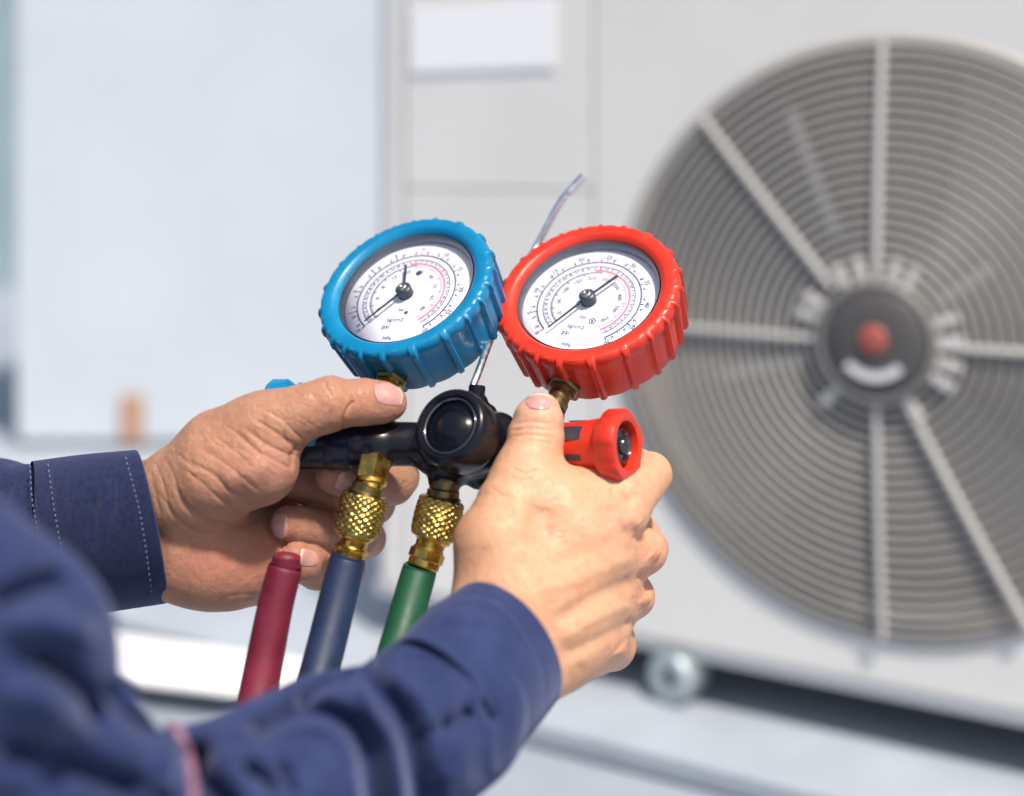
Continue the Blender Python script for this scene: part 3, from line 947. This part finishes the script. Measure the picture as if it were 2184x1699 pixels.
# ================================================================== HOSES
def knurl(fr, L0, r, hgt, name, par, m):
    """rounded brass coupling sleeve with raised diamonds"""
    n, mrows = 168, 56
    t = np.arange(n) * 2 * math.pi / n
    V = np.zeros((mrows, n, 3)); 
    jit = rng.normal(0, 1, (mrows, n))
    for _ in range(2):
        jit = (jit + np.roll(jit, 1, 1) + np.roll(jit, -1, 1) + np.roll(jit, 1, 0) + np.roll(jit, -1, 0)) / 5
    for i in range(mrows):
        f = i / (mrows - 1); z = L0 * f
        env = r * (0.93 + .085 * math.sin(math.pi * min(1, max(0, f))) ** .7)
        edge = min(f, 1 - f)
        env -= .0016 * max(0, 1 - edge / .06) ** 2
        a = t * 15; b = f * 7 * math.pi
        warp = 1.6 * np.sin(2.3 * t + 9 * f) * .35 + jit[i] * 1.1
        k_ = np.abs(np.sin(a / 2 * 1.0 + b + warp)) * np.abs(np.sin(a / 2 - b + warp * .6))
        k_ = np.clip(k_ * 1.5, 0, 1) ** .8
        w_ = 1 if .07 < f < .92 else 0
        rr_ = env + hgt * (k_ - .6) * w_
        V[i, :, 0] = rr_ * np.cos(t); V[i, :, 1] = rr_ * np.sin(t); V[i, :, 2] = z
    top = np.stack([r * .72 * np.cos(t), r * .72 * np.sin(t), np.full(n, .0003)], 1)
    bot = np.stack([r * .70 * np.cos(t), r * .70 * np.sin(t), np.full(n, L0 - .0004)], 1)
    W = np.vstack([top, V.reshape(-1, 3), bot])
    F = [(i * n + j, i * n + (j + 1) % n, (i + 1) * n + (j + 1) % n, (i + 1) * n + j) for i in range(mrows + 1) for j in range(n)]
    return MB().put(loc2w(fr, W), F).build(name, m, par)

def hose(path, rpx, m, lab, coupling=None, nick=None):
    P = [at(*p) for p in path]
    Q = catmull(P, 60)
    R = np.interp(np.linspace(0, len(path) - 1, 60), range(len(path)), [r * K * p[2] for r, p in zip(rpx, path)])
    h = empty("hose", P[0], lab, "hose", "hoses hanging from the manifold")
    V, F = tube(Q, R, 40)
    t_ = add("rubber_tube", V, F, m, h, angle=60)
    if coupling:
        a, b, c, d_, e_ = [at(*q) for q in coupling]      # collar top, knurl start, knurl end, ferrule end, tube top
        fr = frame(b, c - b)
        knurl(fr, np.linalg.norm(c - b), .0112, .0011, "knurled_coupling", h, mat("antique_brass", (.50, .37, .11), .28, 1.0, var=.25, vscale=250))
        axis_lathe(a, b, [(.0060, -.001), (.0078, .0), (.0080, np.linalg.norm(b - a) * .8), (.0092, np.linalg.norm(b - a) + .0006)], 40, M['brass_dark'], "coupling_neck", h, angle=35)
        L1 = np.linalg.norm(d_ - c)
        axis_lathe(c, d_, [(.0093, -.0012), (.0090, .0006), (.0072, .0020), (.0070, .0045), (.0076, .0052), (.0077, L1 * .95), (.0070, L1)], 40, M['brass'], "ferrule", h, angle=28)
        L2 = np.linalg.norm(d_ - c)
        axis_lathe(c, d_, [(.0079, .0058), (.0086, .0064), (.0086, L2 * .72), (.0079, L2 * .76)], 8, M['brass'], "crimp_band", h, smooth=False)
    return h

hose([(612, 1186, .672), (610, 1200, .672), (608, 1212, .672), (607, 1216, .672), (588, 1290, .668), (566, 1400, .662), (545, 1510, .652), (524, 1620, .64), (500, 1740, .62), (465, 1900, .60)],
     [30, 31, 31, 37, 38, 40, 42, 43, 44, 44], M['hose_red'], "maroon rubber hose, leftmost of the three below the gauges")
h2 = hose([(744, 1184, .682), (738, 1206, .681), (715, 1300, .672), (690, 1400, .660), (662, 1500, .645), (630, 1620, .62), (590, 1760, .60), (550, 1900, .58)],
     [36, 39, 41, 42, 43, 44, 44, 44], M['hose_blue'], "navy blue rubber hose below the blue gauge, in the middle of the three",
     [(786, 1036, .686), (781, 1050, .6855), (758, 1142, .683), (745, 1188, .682), (742, 1195, .682)])
hose([(896, 1210, .680), (891, 1230, .679), (868, 1310, .668), (845, 1390, .655), (820, 1480, .64), (790, 1600, .62), (760, 1760, .60), (730, 1900, .58)],
     [36, 38, 39, 40, 40, 41, 42, 42], M['hose_green'], "dark green rubber hose under the sight glass, half hidden by the sleeve",
     [(946, 1046, .688), (944, 1062, .6875), (922, 1150, .684), (901, 1212, .680), (896, 1225, .680)])

# ================================================================== PERSON
pe = empty("person", (-.55, .6, 0), "technician in navy work jacket holding the gauge set with both hands", "person")

# ---- left hand: palm towards us, thumb on top of the bar, fingers curling round below
lh = Field()
lh.chain([(215, 1100, 14, 110), (330, 1085, 8, 104), (430, 1050, -4, 100)], .004)
lh.chain([(220, 1165, 16, 110), (360, 1165, 10, 112), (450, 1185, 6, 106)], .012)
lh.chain([(440, 1184, 4, 102), (505, 1194, 8, 100), (556, 1196, 16, 92)], .010)          # heel
lh.chain([(400, 1040, -4, 96), (470, 1006, -14, 104), (552, 994, -20, 86)], .009)        # thenar
lh.chain([(470, 955, -4, 84), (560, 912, -12, 70)], .010)                                # thumb metacarpal
lh.chain([(420, 1090, 26, 92), (560, 1010, 50, 70), (690, 945, 82, 46)], .010)            # back of the palm
lh.chain([(430, 1120, 30, 90), (560, 1080, 55, 66), (690, 1040, 86, 44)], .010)
lh.chain([(440, 1160, 30, 90), (570, 1145, 52, 64), (680, 1120, 84, 42)], .010)
lh.chain([(440, 1190, 28, 88), (570, 1195, 46, 62), (655, 1190, 74, 44)], .010)
lh.chain([(545, 918, -13, 68), (600, 898, -17, 66), (660, 876, -17, 60), (706, 862, -15, 57)], .009)
lh.chain([(706, 862, -15, 57), (735, 862, -13, 49), (775, 858, -11, 51), (812, 859, -9, 46), (829, 860, -8, 39)], .003)
# fingers: knuckle, middle joint, end joint, tip
lh.chain([(690, 945, 82, 46), (848, 1018, 50, 47), (838, 1030, 36, 48), (775, 1024, 16, 43), (722, 1016, 6, 41), (708, 1015, 4, 36)], .0010)
lh.chain([(690, 1040, 86, 44), (800, 1075, 58, 44), (785, 1064, 48, 46), (710, 1046, 32, 47), (660, 1036, 26, 43), (630, 1030, 22, 38)], .0008)
lh.chain([(680, 1120, 84, 42), (782, 1150, 58, 42), (762, 1146, 44, 46), (685, 1130, 22, 46), (634, 1122, 10, 43), (611, 1118, 6, 37)], .0008)
lh.chain([(655, 1190, 74, 44), (738, 1216, 52, 42), (720, 1216, 40, 46), (676, 1212, 20, 46), (648, 1200, 8, 42), (630, 1188, 4, 35)], .0008)
V, F, N = sdf_mesh(lh, .0013, 1)
LC = [  # creases and folds read from the photograph: points, width, depth
    # long thenar fold under the ball of the thumb
    ([(372, 1040), (395, 1078), (440, 1112), (490, 1124), (540, 1112), (585, 1083), (622, 1040)], 6, 1.37),
    ([(345, 1060), (380, 1110), (430, 1140), (475, 1132)], 4, 0.65),
    ([(400, 985), (450, 1010), (490, 1045), (520, 1068)], 5, 0.72),
    ([(388, 1000), (430, 1030), (465, 1062), (500, 1085)], 4, 0.58),
    ([(430, 960), (475, 985), (520, 1020), (555, 1050)], 4, 0.50),
    ([(505, 930), (545, 960), (590, 985), (622, 1002)], 4, 0.65),
    ([(520, 912), (562, 944), (606, 966), (636, 972)], 4, 0.79),
    ([(536, 890), (580, 918), (620, 944), (650, 958)], 4, 0.79),
    ([(560, 872), (600, 895), (632, 926), (660, 946)], 3.5, 0.58),
    ([(475, 905), (520, 935), (560, 975), (600, 1010)], 4, 0.50),
    ([(455, 930), (500, 962), (540, 1000)], 4, 0.43),
    ([(640, 962), (622, 952), (608, 938), (604, 915)], 3.5, 0.72),
    ([(660, 948), (640, 955), (625, 970), (622, 1008)], 5, 1.08),
    # thumb joints
    ([(732, 916), (734, 893), (741, 874), (752, 858)], 3.4, 1.3, 1), ([(700, 915), (703, 893), (708, 872)], 3, .5),
    ([(694, 813), (697, 830), (712, 848)], 3, 0.58), ([(730, 815), (736, 828), (732, 838)], 3, 0.36), ([(714, 806), (722, 822), (720, 838)], 3, 0.25),
    # nail folds
    ([(793, 826), (800, 846), (818, 857), (842, 853), (862, 838)], 3.2, 0.47),
    # heel and wrist lines
    ([(318, 1000), (330, 1050), (342, 1100)], 4, 0.36), ([(332, 990), (350, 1040), (360, 1090)], 4, 0.36),
    ([(352, 980), (372, 1020), (380, 1060)], 4, 0.32), ([(378, 968), (404, 990), (420, 1006)], 4, 0.36),
    ([(560, 1150), (580, 1200), (584, 1250)], 5, 0.43), ([(575, 1100), (590, 1140), (602, 1190)], 4, 0.50), ([(592, 1085), (600, 1130), (612, 1175)], 4, 0.50),
    ([(540, 1105), (570, 1085), (598, 1055)], 4, 0.43), ([(440, 1285), (500, 1270), (560, 1268)], 4, 0.22),
    # finger joint lines
    ([(760, 985), (752, 1010), (758, 1040)], 3.5, 0.36), ([(680, 1060), (690, 1075)], 3, 0.29), ([(745, 1100), (742, 1135), (748, 1165)], 3.5, 0.36), ([(700, 1100), (704, 1140)], 3, 0.25),
    ([(700, 1180), (706, 1215), (700, 1240)], 3, 0.36), ([(640, 1242), (690, 1250), (740, 1236)], 3, 0.36),
]
r2 = random.Random(3)
for i in range(70):      # fine lines over the thumb root and wrist
    x = r2.uniform(340, 690); y = 1010 - (x - 340) * .38 + r2.uniform(-45, 95)
    a = r2.uniform(.25, .95) if x > 430 else r2.uniform(.9, 1.6); L0 = r2.uniform(14, 46)
    dx, dy = math.cos(a) * L0 / 2, math.sin(a) * L0 / 2
    LC.append(([(x - dx, y - dy), (x + r2.uniform(-4, 4), y + r2.uniform(-4, 4)), (x + dx, y + dy)], r2.uniform(1.6, 2.6), r2.uniform(.10, .26)))
V, px, vis = carve(V, N, LC, F=F)
V, _, _ = carve(V, N, [([(440, 960), (490, 930), (560, 890)], 22, -1.2), ([(470, 1030), (530, 1010), (580, 1000)], 26, -1.5)])
tone = np.array([.93, .84, .79]) * blobs(px, vis * 1.0, (.52, .295, .20), [  # left skin toned darker than the right: shade put into the colour
    (480, 1200, 130, 60, (.60, .27, .20), .75), (560, 1230, 80, 60, (.58, .27, .20), .6), (520, 1010, 90, 60, (.50, .27, .205), .6), (600, 1000, 60, 50, (.56, .30, .25), .5),
    (760, 870, 60, 30, (.60, .29, .21), .6), (835, 880, 40, 24, (.60, .30, .22), .5), (330, 1000, 60, 60, (.56, .36, .25), .6), (715, 1020, 45, 35, (.50, .235, .19), .7),
    (600, 1125, 40, 36, (.50, .22, .18), .7), (640, 1190, 46, 30, (.55, .27, .21), .6), (760, 1130, 70, 60, (.42, .235, .165), .6), (700, 1060, 90, 40, (.40, .22, .16), .6),
    (860, 1030, 50, 50, (.45, .27, .19), .5), (570, 870, 120, 30, (.55, .335, .235), .4)])
hl = fast_mesh("hand", V, F, M['skin'], pe, tone)
hl['label'] = "left hand, palm side towards the viewer, thumb on the bar"

def nail(par, field, cpx, depth, adir, Lm, Wm, tipdark=0., lift=.00035, side=(0, -1, 0), skew=0.0):
    """finger nail lying on the finger surface; cpx centre in the picture, adir picture direction to the tip"""
    p = at(cpx[0], cpx[1], depth)
    for _ in range(12):
        p = p + unit(p - np.array([0, 0, CZ])) * float(field(p[None])[0])
    n0 = grad(field, p[None])[0]
    T = plane_dir(n0, *adir, p=p); B = np.cross(n0, T)
    nu, nv = 15, 17
    V = []; 
    for j in range(nv):
        v = j / (nv - 1)
        for i in range(nu):
            u = (i / (nu - 1) * 2 - 1)
            wv = Wm / 2 * (1 - .10 * (1 - v)) 
            # round both ends
            y = v * 2 - 1; cy = .80 if y < 0 else .62
            q = p + T * (.5 * Lm * y * math.sqrt(1 - .5 * u * u * cy)) + B * (u * wv * math.sqrt(1 - .5 * y * y * cy))
            V.append(q)
    V = np.array(V)
    G = grad(field, V)
    for _ in range(3): V = V - n0 * (field(V) * .9)[:, None]
    V = V + n0 * np.tile(lift + .00025 * (1 - np.abs(np.linspace(-1, 1, nu)) ** 3), nv)[:, None]
    Vb = V - n0 * .0010
    nV = len(V)
    F = [(j * nu + i, j * nu + i + 1, (j + 1) * nu + i + 1, (j + 1) * nu + i) for j in range(nv - 1) for i in range(nu - 1)]
    Fb = [tuple(nV + q for q in f[::-1]) for f in F]
    rim = [i for i in range(nu)] + [j * nu + nu - 1 for j in range(1, nv)] + [(nv - 1) * nu + i for i in range(nu - 2, -1, -1)] + [j * nu for j in range(nv - 2, 0, -1)]
    Fr = [(rim[i], rim[(i + 1) % len(rim)], nV + rim[(i + 1) % len(rim)], nV + rim[i]) for i in range(len(rim))]
    o = add("fingernail", np.vstack([V, Vb]), F + Fb + Fr, M['nail'], par, angle=50)
    if tipdark:
        o.data.materials.append(M['nail_tip'])
        for k, pol in enumerate(o.data.polygons):
            if k < len(F) and k // (nu - 1) >= int((nv - 1) * (1 - tipdark)): pol.material_index = 1
    return o
nail(hl, lh, (830, 838), .66, (.99, .05), .0150, .0120, .05)
nail(hl, lh, (738, 1028), .68, (-.35, .93), .010, .0098, 0)
nail(hl, lh, (594, 1124), .68, (-.1, -.99), .0120, .0090, 0)
nail(hl, lh, (658, 1190), .68, (-.95, -.2), .0105, .0085, .12)

# ---- right hand: back of the hand towards us
rh = Field()
rh.chain([(820, 1560, -125, 118), (960, 1455, -85, 116), (1065, 1350, -58, 112), (1130, 1270, -45, 112)], .004)
rh.chain([(860, 1610, -120, 112), (1010, 1490, -80, 112), (1135, 1395, -52, 105), (1200, 1330, -42, 100)], .010)
rh.chain([(1080, 1250, -46, 112), (1070, 1165, -42, 104), (1092, 1085, -34, 80), (1118, 1020, -26, 66)], .012)     # thumb root
rh.chain([(1118, 1020, -26, 66), (1138, 960, -20, 61), (1142, 935, -17, 62), (1148, 900, -15, 55), (1152, 882, -14, 45)], .006)
rh.chain([(1150, 1270, -42, 100), (1240, 1160, -34, 92), (1322, 1090, -22, 58)], .014)          # index metacarpal
rh.chain([(1180, 1290, -40, 96), (1280, 1200, -24, 80), (1374, 1176, -4, 44)], .012)
rh.chain([(1190, 1330, -40, 92), (1280, 1290, -22, 74), (1350, 1272, 4, 42)], .012)
rh.chain([(1200, 1370, -40, 88), (1260, 1370, -24, 72), (1302, 1375, 4, 50)], .012)
rh.chain([(1190, 1085, -28, 84), (1290, 1056, -18, 62)], .012)
# index: up along the knob, then hooks behind it
rh.chain([(1322, 1090, -22, 58), (1352, 1050, -12, 54), (1386, 1012, 2, 48), (1384, 1012, 14, 44), (1340, 985, 34, 38), (1290, 965, 40, 34)], .005)
rh.chain([(1374, 1176, -4, 44), (1386, 1170, 10, 40), (1350, 1110, 46, 38), (1285, 1050, 50, 36), (1250, 1040, 40, 33)], .005)
rh.chain([(1350, 1272, 4, 42), (1358, 1268, 18, 38), (1310, 1190, 50, 38), (1250, 1130, 48, 35), (1230, 1120, 36, 32)], .005)
rh.chain([(1302, 1375, 4, 50), (1308, 1366, 18, 42), (1270, 1290, 46, 36), (1220, 1240, 42, 32)], .005)
V, F, N = sdf_mesh(rh, .0013, 1)
RC = [
    # knuckles
    ([(1318, 1118), (1345, 1108), (1362, 1122)], 16, -1.8), ([(1336, 1040), (1372, 1000)], 22, -.6),
    ([(1388, 1172), (1404, 1182)], 18, -2.6), ([(1370, 1272), (1380, 1282)], 17, -2.6), ([(1318, 1382), (1328, 1392)], 18, -2.0),
    ([(1298, 1046), (1330, 1062), (1368, 1058)], 14, 1.2), ([(1290, 1090), (1325, 1082), (1352, 1066)], 10, .9),
    ([(1352, 1140), (1372, 1150), (1396, 1132)], 12, 1.6), ([(1362, 1228), (1382, 1232), (1402, 1226)], 13, 2.2), ([(1335, 1325), (1358, 1335), (1382, 1325)], 12, 2.0),
    # valleys between the tendons
    ([(1160, 1210), (1240, 1180), (1330, 1150)], 20, .9), ([(1180, 1330), (1270, 1275), (1375, 1232)], 17, 1.8), ([(1200, 1400), (1270, 1370), (1345, 1330)], 15, 1.5),
    ([(1170, 1260), (1260, 1225), (1360, 1185)], 15, -1.0), ([(1190, 1370), (1270, 1320), (1350, 1285)], 14, -1.1),
    # hollow between thumb and index, thumb tendon
    ([(1160, 1080), (1150, 1120), (1170, 1150)], 26, 1.3), ([(1100, 1060), (1112, 1120), (1110, 1200)], 16, -1.0), ([(1080, 1120), (1135, 1180), (1230, 1220)], 28, .8),
    # thumb joint wrinkles
    ([(1090, 908), (1130, 900), (1180, 906)], 3.2, .5), ([(1088, 920), (1132, 914), (1186, 920)], 3.2, .55), ([(1090, 932), (1130, 928), (1180, 934)], 3, .4), ([(1096, 946), (1140, 942), (1184, 948)], 3, .3),
    ([(1090, 1000), (1120, 1010), (1150, 1002)], 4, .35), ([(1084, 1014), (1110, 1026), (1140, 1020)], 4, .3), ([(1050, 1040), (1075, 1060), (1100, 1062)], 4, .35),
    ([(1112, 868), (1124, 860), (1150, 862), (1180, 872)], 3, .5),
]
r2 = random.Random(5)
for i in range(60):
    x = r2.uniform(1080, 1360); y = r2.uniform(1010, 1440)
    a = r2.uniform(-1.0, .1); L0 = r2.uniform(14, 40); dx, dy = math.cos(a) * L0 / 2, math.sin(a) * L0 / 2
    RC.append(([(x - dx, y - dy), (x + r2.uniform(-3, 3), y + r2.uniform(-3, 3)), (x + dx, y + dy)], r2.uniform(2.5, 4), r2.uniform(.08, .2)))
V, px, vis = carve(V, N, RC, F=F)
tone = np.array([1.04, .97, .90]) * blobs(px, vis * 1.0, (.64, .385, .255), [  # right skin toned lighter: sunlight put into the colour
    (1390, 1180, 34, 46, (.62, .27, .18), .7), (1380, 1285, 30, 40, (.62, .27, .18), .7), (1320, 1110, 44, 34, (.62, .30, .22), .7), (1340, 1385, 40, 40, (.60, .29, .19), .6),
    (1150, 880, 50, 30, (.68, .40, .31), .7), (1420, 1020, 24, 40, (.66, .33, .22), .6), (1160, 1120, 40, 30, (.55, .31, .22), .6), (1100, 1300, 100, 60, (.68, .43, .28), .5),
    (1250, 1240, 100, 60, (.60, .34, .215), .5), (1240, 1420, 10, 8, (.36, .17, .10), .6), (1200, 1150, 8, 8, (.45, .24, .16), .4), (1010, 1130, 40, 80, (.56, .33, .22), .5)])
hr = fast_mesh("hand", V, F, M['skin_b'], pe, tone)
hr['label'] = "right hand, back of the hand towards the viewer"
nail(hr, rh, (1150, 856), .66, (.12, -.99), .0100, .0128, .12)

# ---- cuffs and sleeves
def ring_tube(rings, n=160, m=110, inner=.0022, curves=(), tuck=.028):
    """rings: (centre, V1, V2) world; the last one is the open rim"""
    A = catmull(np.array([np.concatenate(r) for r in rings]), m)
    t = np.arange(n) * 2 * math.pi / n
    c, s = np.cos(t), np.sin(t)
    V = []
    for a in A:
        V.append(a[:3] + c[:, None] * a[3:6] + s[:, None] * a[6:9])
    # turned rim and inside
    a = A[-1]; ax = unit(A[-1][:3] - A[-8][:3])
    for dz, k_ in ((.0009, -.0006), (.0012, -.0016), (.0004, -.0026), (-.004, -.0032), (-tuck, -.004)):
        e = c[:, None] * a[3:6] + s[:, None] * a[6:9]
        V.append(a[:3] + e * (1 + k_ / np.linalg.norm(e, axis=1))[:, None] + ax * dz)
    V = np.vstack(V); mm = m + 5
    F = np.array([(i * n + j, i * n + (j + 1) % n, (i + 1) * n + (j + 1) % n, (i + 1) * n + j) for i in range(mm - 1) for j in range(n)])
    cen = np.repeat(np.vstack([A[:, :3]] + [A[-1:, :3]] * 5), n, 0)
    N = vnormals(V, F)
    if ((V - cen) * N)[:m * n].sum() < 0: F = F[:, ::-1]; N = -N
    N2 = N.copy(); N2[m * n:] = 0
    W, _, _ = carve(V, N2, curves, tol=.02, ray=.0)
    return W, F, vnormals(W, F), A

def wv(c, p, dd):     # world vector from a centre's picture offset
    return at(c[0] + p[0], c[1] + p[1], c[2] + dd) - at(*c)

# left cuff
c1, c2, c3 = (320, 1124, .706), (190, 1140, .716), (52, 1160, .728)
ringsL = [(at(*c3), wv(c3, (-16, 176), 0), wv(c3, (14, 4), -.040)), (at(*c2), wv(c2, (16, 170), 0), wv(c2, (12, 2), -.038)), (at(*c1), wv(c1, (32, 164), 0), wv(c1, (12, 0), -.035))]
CL = [([(236, 1010), (240, 1060), (228, 1130)], 9, 1.0), ([(205, 1050), (196, 1120), (200, 1180)], 10, 1.0), ([(150, 1060), (160, 1120)], 10, -.6), ([(262, 1070), (252, 1150)], 8, -.5),
      ([(268, 975), (300, 1100), (326, 1275)], 3.5, .45), ([(103, 990), (112, 1060), (128, 1150), (150, 1250)], 3.5, .5), ([(62, 992), (72, 1080), (96, 1200)], 4, .6), ([(60, 1230), (200, 1250)], 30, 1.0)]
W, F, N, A = ring_tube(ringsL, curves=CL)
cl = fast_mesh("cuff", W, F, M['denim'], pe); cl['label'] = "left cuff of navy denim with dashed stitching"
# stitches on the left cuff
def stitches(curve, W, N, par, L0=7, gap=5, w=1.6):
    px, face, vis = outer_layer(W, N, .02)
    Q = catmull(curve, 400); d = np.concatenate([[0], np.cumsum(np.hypot(*np.diff(Q, axis=0).T))])
    s = 0; mb = MB()
    idx = np.where(vis)[0]
    while s < d[-1] - L0:
        a = [np.interp(s, d, Q[:, i]) for i in (0, 1)]; b = [np.interp(s + L0, d, Q[:, i]) for i in (0, 1)]
        pts = []
        for q in (a, b):
            k_ = idx[np.argmin((px[idx, 0] - q[0]) ** 2 + (px[idx, 1] - q[1]) ** 2)]
            pts.append(at(q[0], q[1], W[k_, 1]) + N[k_] * .0002)
        mid = (pts[0] + pts[1]) / 2 + N[k_] * .0003
        mb.put(*tube(np.array([pts[0], mid, pts[1]]), [w * .35 * K * .7, w * K * .7, w * .35 * K * .7], 6))
        s += L0 + gap
    return mb.build("stitching", M['thread'], par)
stitches([(268, 975), (300, 1100), (326, 1275)], W, N, cl)
stitches([(103, 990), (112, 1060), (128, 1150), (150, 1250)], W, N, cl)
stitches([(64, 992), (72, 1080), (96, 1200)], W, N, cl)

# right cuff
c1, c2, c3 = (1078, 1384, .628), (1012, 1448, .600), (945, 1520, .575)
ringsR = [(at(*c3), wv(c3, (106, 142), 0), wv(c3, (68, -62), -.0255)), (at(*c2), wv(c2, (108, 136), 0), wv(c2, (72, -68), -.027)), (at(*c1), wv(c1, (100, 124), 0), wv(c1, (66, -68), -.026))]
CR = [([(960, 1275), (1050, 1275), (1120, 1350), (1160, 1440), (1165, 1520)], 4, .4), ([(1000, 1330), (1040, 1400), (1050, 1480)], 14, .8), ([(950, 1340), (930, 1380)], 12, .6),
      ([(1090, 1440), (1110, 1530), (1090, 1620)], 16, .5)]
W, F, N, A = ring_tube(ringsR, curves=CR)
cr = fast_mesh("cuff", W, F, M['work'], pe); cr['label'] = "right cuff of indigo twill"
stitches([(968, 1282), (1050, 1282), (1118, 1355), (1155, 1440), (1160, 1520)], W, N, cr, 6, 5, 1.3)

# right sleeve with upper arm
rs = Field()
rs.chain([(950, 1516, -124, 178), (840, 1600, -145, 182), (700, 1650, -172, 205), (560, 1735, -205, 225), (400, 1850, -232, 260)], .004)
rs.chain([(400, 1850, -232, 260), (200, 1815, -245, 240), (0, 1560, -262, 262), (-70, 1440, -268, 318), (-320, 1330, -285, 340)], .012)
q = at(-320, 1330, .415)
rs.chain([(*q, .0465), (-.40, .38, .56, .075)], .02, px=False)
V, F, N = sdf_mesh(rs, .0036, 1)
V, F = subdivide(V, F, 1)
N = vnormals(V, F)
RS = [  # folds of the sleeve
    ([(830, 1420), (900, 1500), (930, 1560)], 34, -4.0),
    ([(880, 1420), (940, 1424), (1000, 1460), (1040, 1540), (1050, 1640)], 14, -2.0, 1),
    ([(630, 1492), (690, 1455), (765, 1425)], 15, 12.1), ([(560, 1548), (615, 1515), (672, 1506), (735, 1528), (776, 1572), (796, 1630), (806, 1720), (808, 1800)], 25, 18.7, 1),
    ([(776, 1436), (838, 1490), (874, 1546), (893, 1624), (903, 1710), (905, 1800)], 27, 19.9, 1), ([(412, 1590), (446, 1660), (490, 1710), (540, 1780)], 24, 18.7, 1),
    ([(470, 1592), (522, 1580)], 14, 4.1), ([(846, 1400), (875, 1408), (905, 1404)], 14, 2.5), ([(936, 1556), (975, 1534), (1008, 1514)], 14, 7.5), ([(1028, 1488), (1042, 1512), (1054, 1540)], 14, 5.5),
    ([(515, 1632), (563, 1655), (592, 1695)], 13, 8.8), ([(596, 1630), (632, 1700)], 11, 5.5),
    ([(764, 1418), (788, 1506), (835, 1590), (856, 1700), (860, 1780)], 17, -7.8, 1), ([(575, 1562), (669, 1550), (726, 1582), (756, 1700), (758, 1790)], 20, -6.6, 1),
    ([(930, 1440), (960, 1520), (980, 1600), (985, 1700)], 30, -4.4), ([(500, 1605), (600, 1600), (660, 1640), (690, 1720)], 28, -4.4),
    ([(930, 1650), (945, 1780)], 16, 6.6),
    # upper arm, far out of focus
    ([(60, 1390), (120, 1420), (190, 1480), (220, 1560)], 22, 14.3), ([(0, 1330), (100, 1330), (200, 1370)], 34, -12.1), ([(150, 1230), (60, 1260), (-20, 1300)], 29, 12.1),
    ([(0, 1480), (90, 1490), (150, 1560)], 29, -9.6), ([(-20, 1590), (100, 1610), (220, 1660), (330, 1700)], 34, 14.3), ([(240, 1445), (280, 1520), (350, 1570)], 24, 12.1),
    ([(440, 1575), (425, 1650), (440, 1740)], 17, 19.2), ([(360, 1600), (350, 1700)], 26, -9.6),
]
V, px, vis = carve(V, N, RS, tol=.04, F=F, ray=.8)
sr = fast_mesh("sleeve", V, F, M['work'], pe); sr['label'] = "right sleeve in the foreground, deeply folded and out of focus"
# pink piping at the elbow fold, laid on the cloth
N = vnormals(V, F); px, face, vis = outer_layer(V, N, .04); idx = np.where(vis)[0]
pts = []
for q_ in catmull([(366, 1545), (384, 1575), (398, 1615), (405, 1660), (408, 1720), (404, 1800)], 24):
    k_ = idx[np.argmin((px[idx, 0] - q_[0]) ** 2 + (px[idx, 1] - q_[1]) ** 2)]
    pts.append(V[k_] + N[k_] * .0004)
pts = np.array(pts)
for _ in range(3): pts[1:-1] = (pts[:-2] + pts[1:-1] * 2 + pts[2:]) / 4
MB().put(*tube(pts, .0018, 12)).build("piping", M['pink'], sr)

# left sleeve
ls = Field()
ls.chain([(80, 1166, 30, 160), (40, 1168, 32, 174), (-40, 1180, 40, 200), (-200, 1220, 60, 230), (-420, 1300, 90, 240)], .004)
q = at(-420, 1300, .79)
ls.chain([(*q, .0626), (-.46, .84, .36, .066), (-.50, .84, .54, .078)], .02, px=False)
V, F, N = sdf_mesh(ls, .004, 1)
V, px, vis = carve(V, N, [([(40, 990), (52, 1080), (70, 1200)], 8, 2.5), ([(20, 1010), (0, 1100), (10, 1200)], 16, 4.0), ([(10, 985), (-30, 1050)], 14, -2)], tol=.04)
sl_ = fast_mesh("sleeve", V, F, M['denim'], pe); sl_['label'] = "left sleeve behind the cuff"
# torso of the jacket, beyond the edge of the picture
ts = Field()
ts.chain([(-.46, .42, .54, .085), (-.50, .60, .59, .10), (-.53, .82, .54, .088)], .01, px=False)
ts.chain([(-.56, .52, .46, .13), (-.60, .55, .16, .14)], .06, px=False)
ts.chain([(-.58, .68, .46, .13), (-.62, .66, .16, .14)], .06, px=False)
V, F, N = sdf_mesh(ts, .012, 1)
fast_mesh("jacket", V, F, M['denim'], pe)
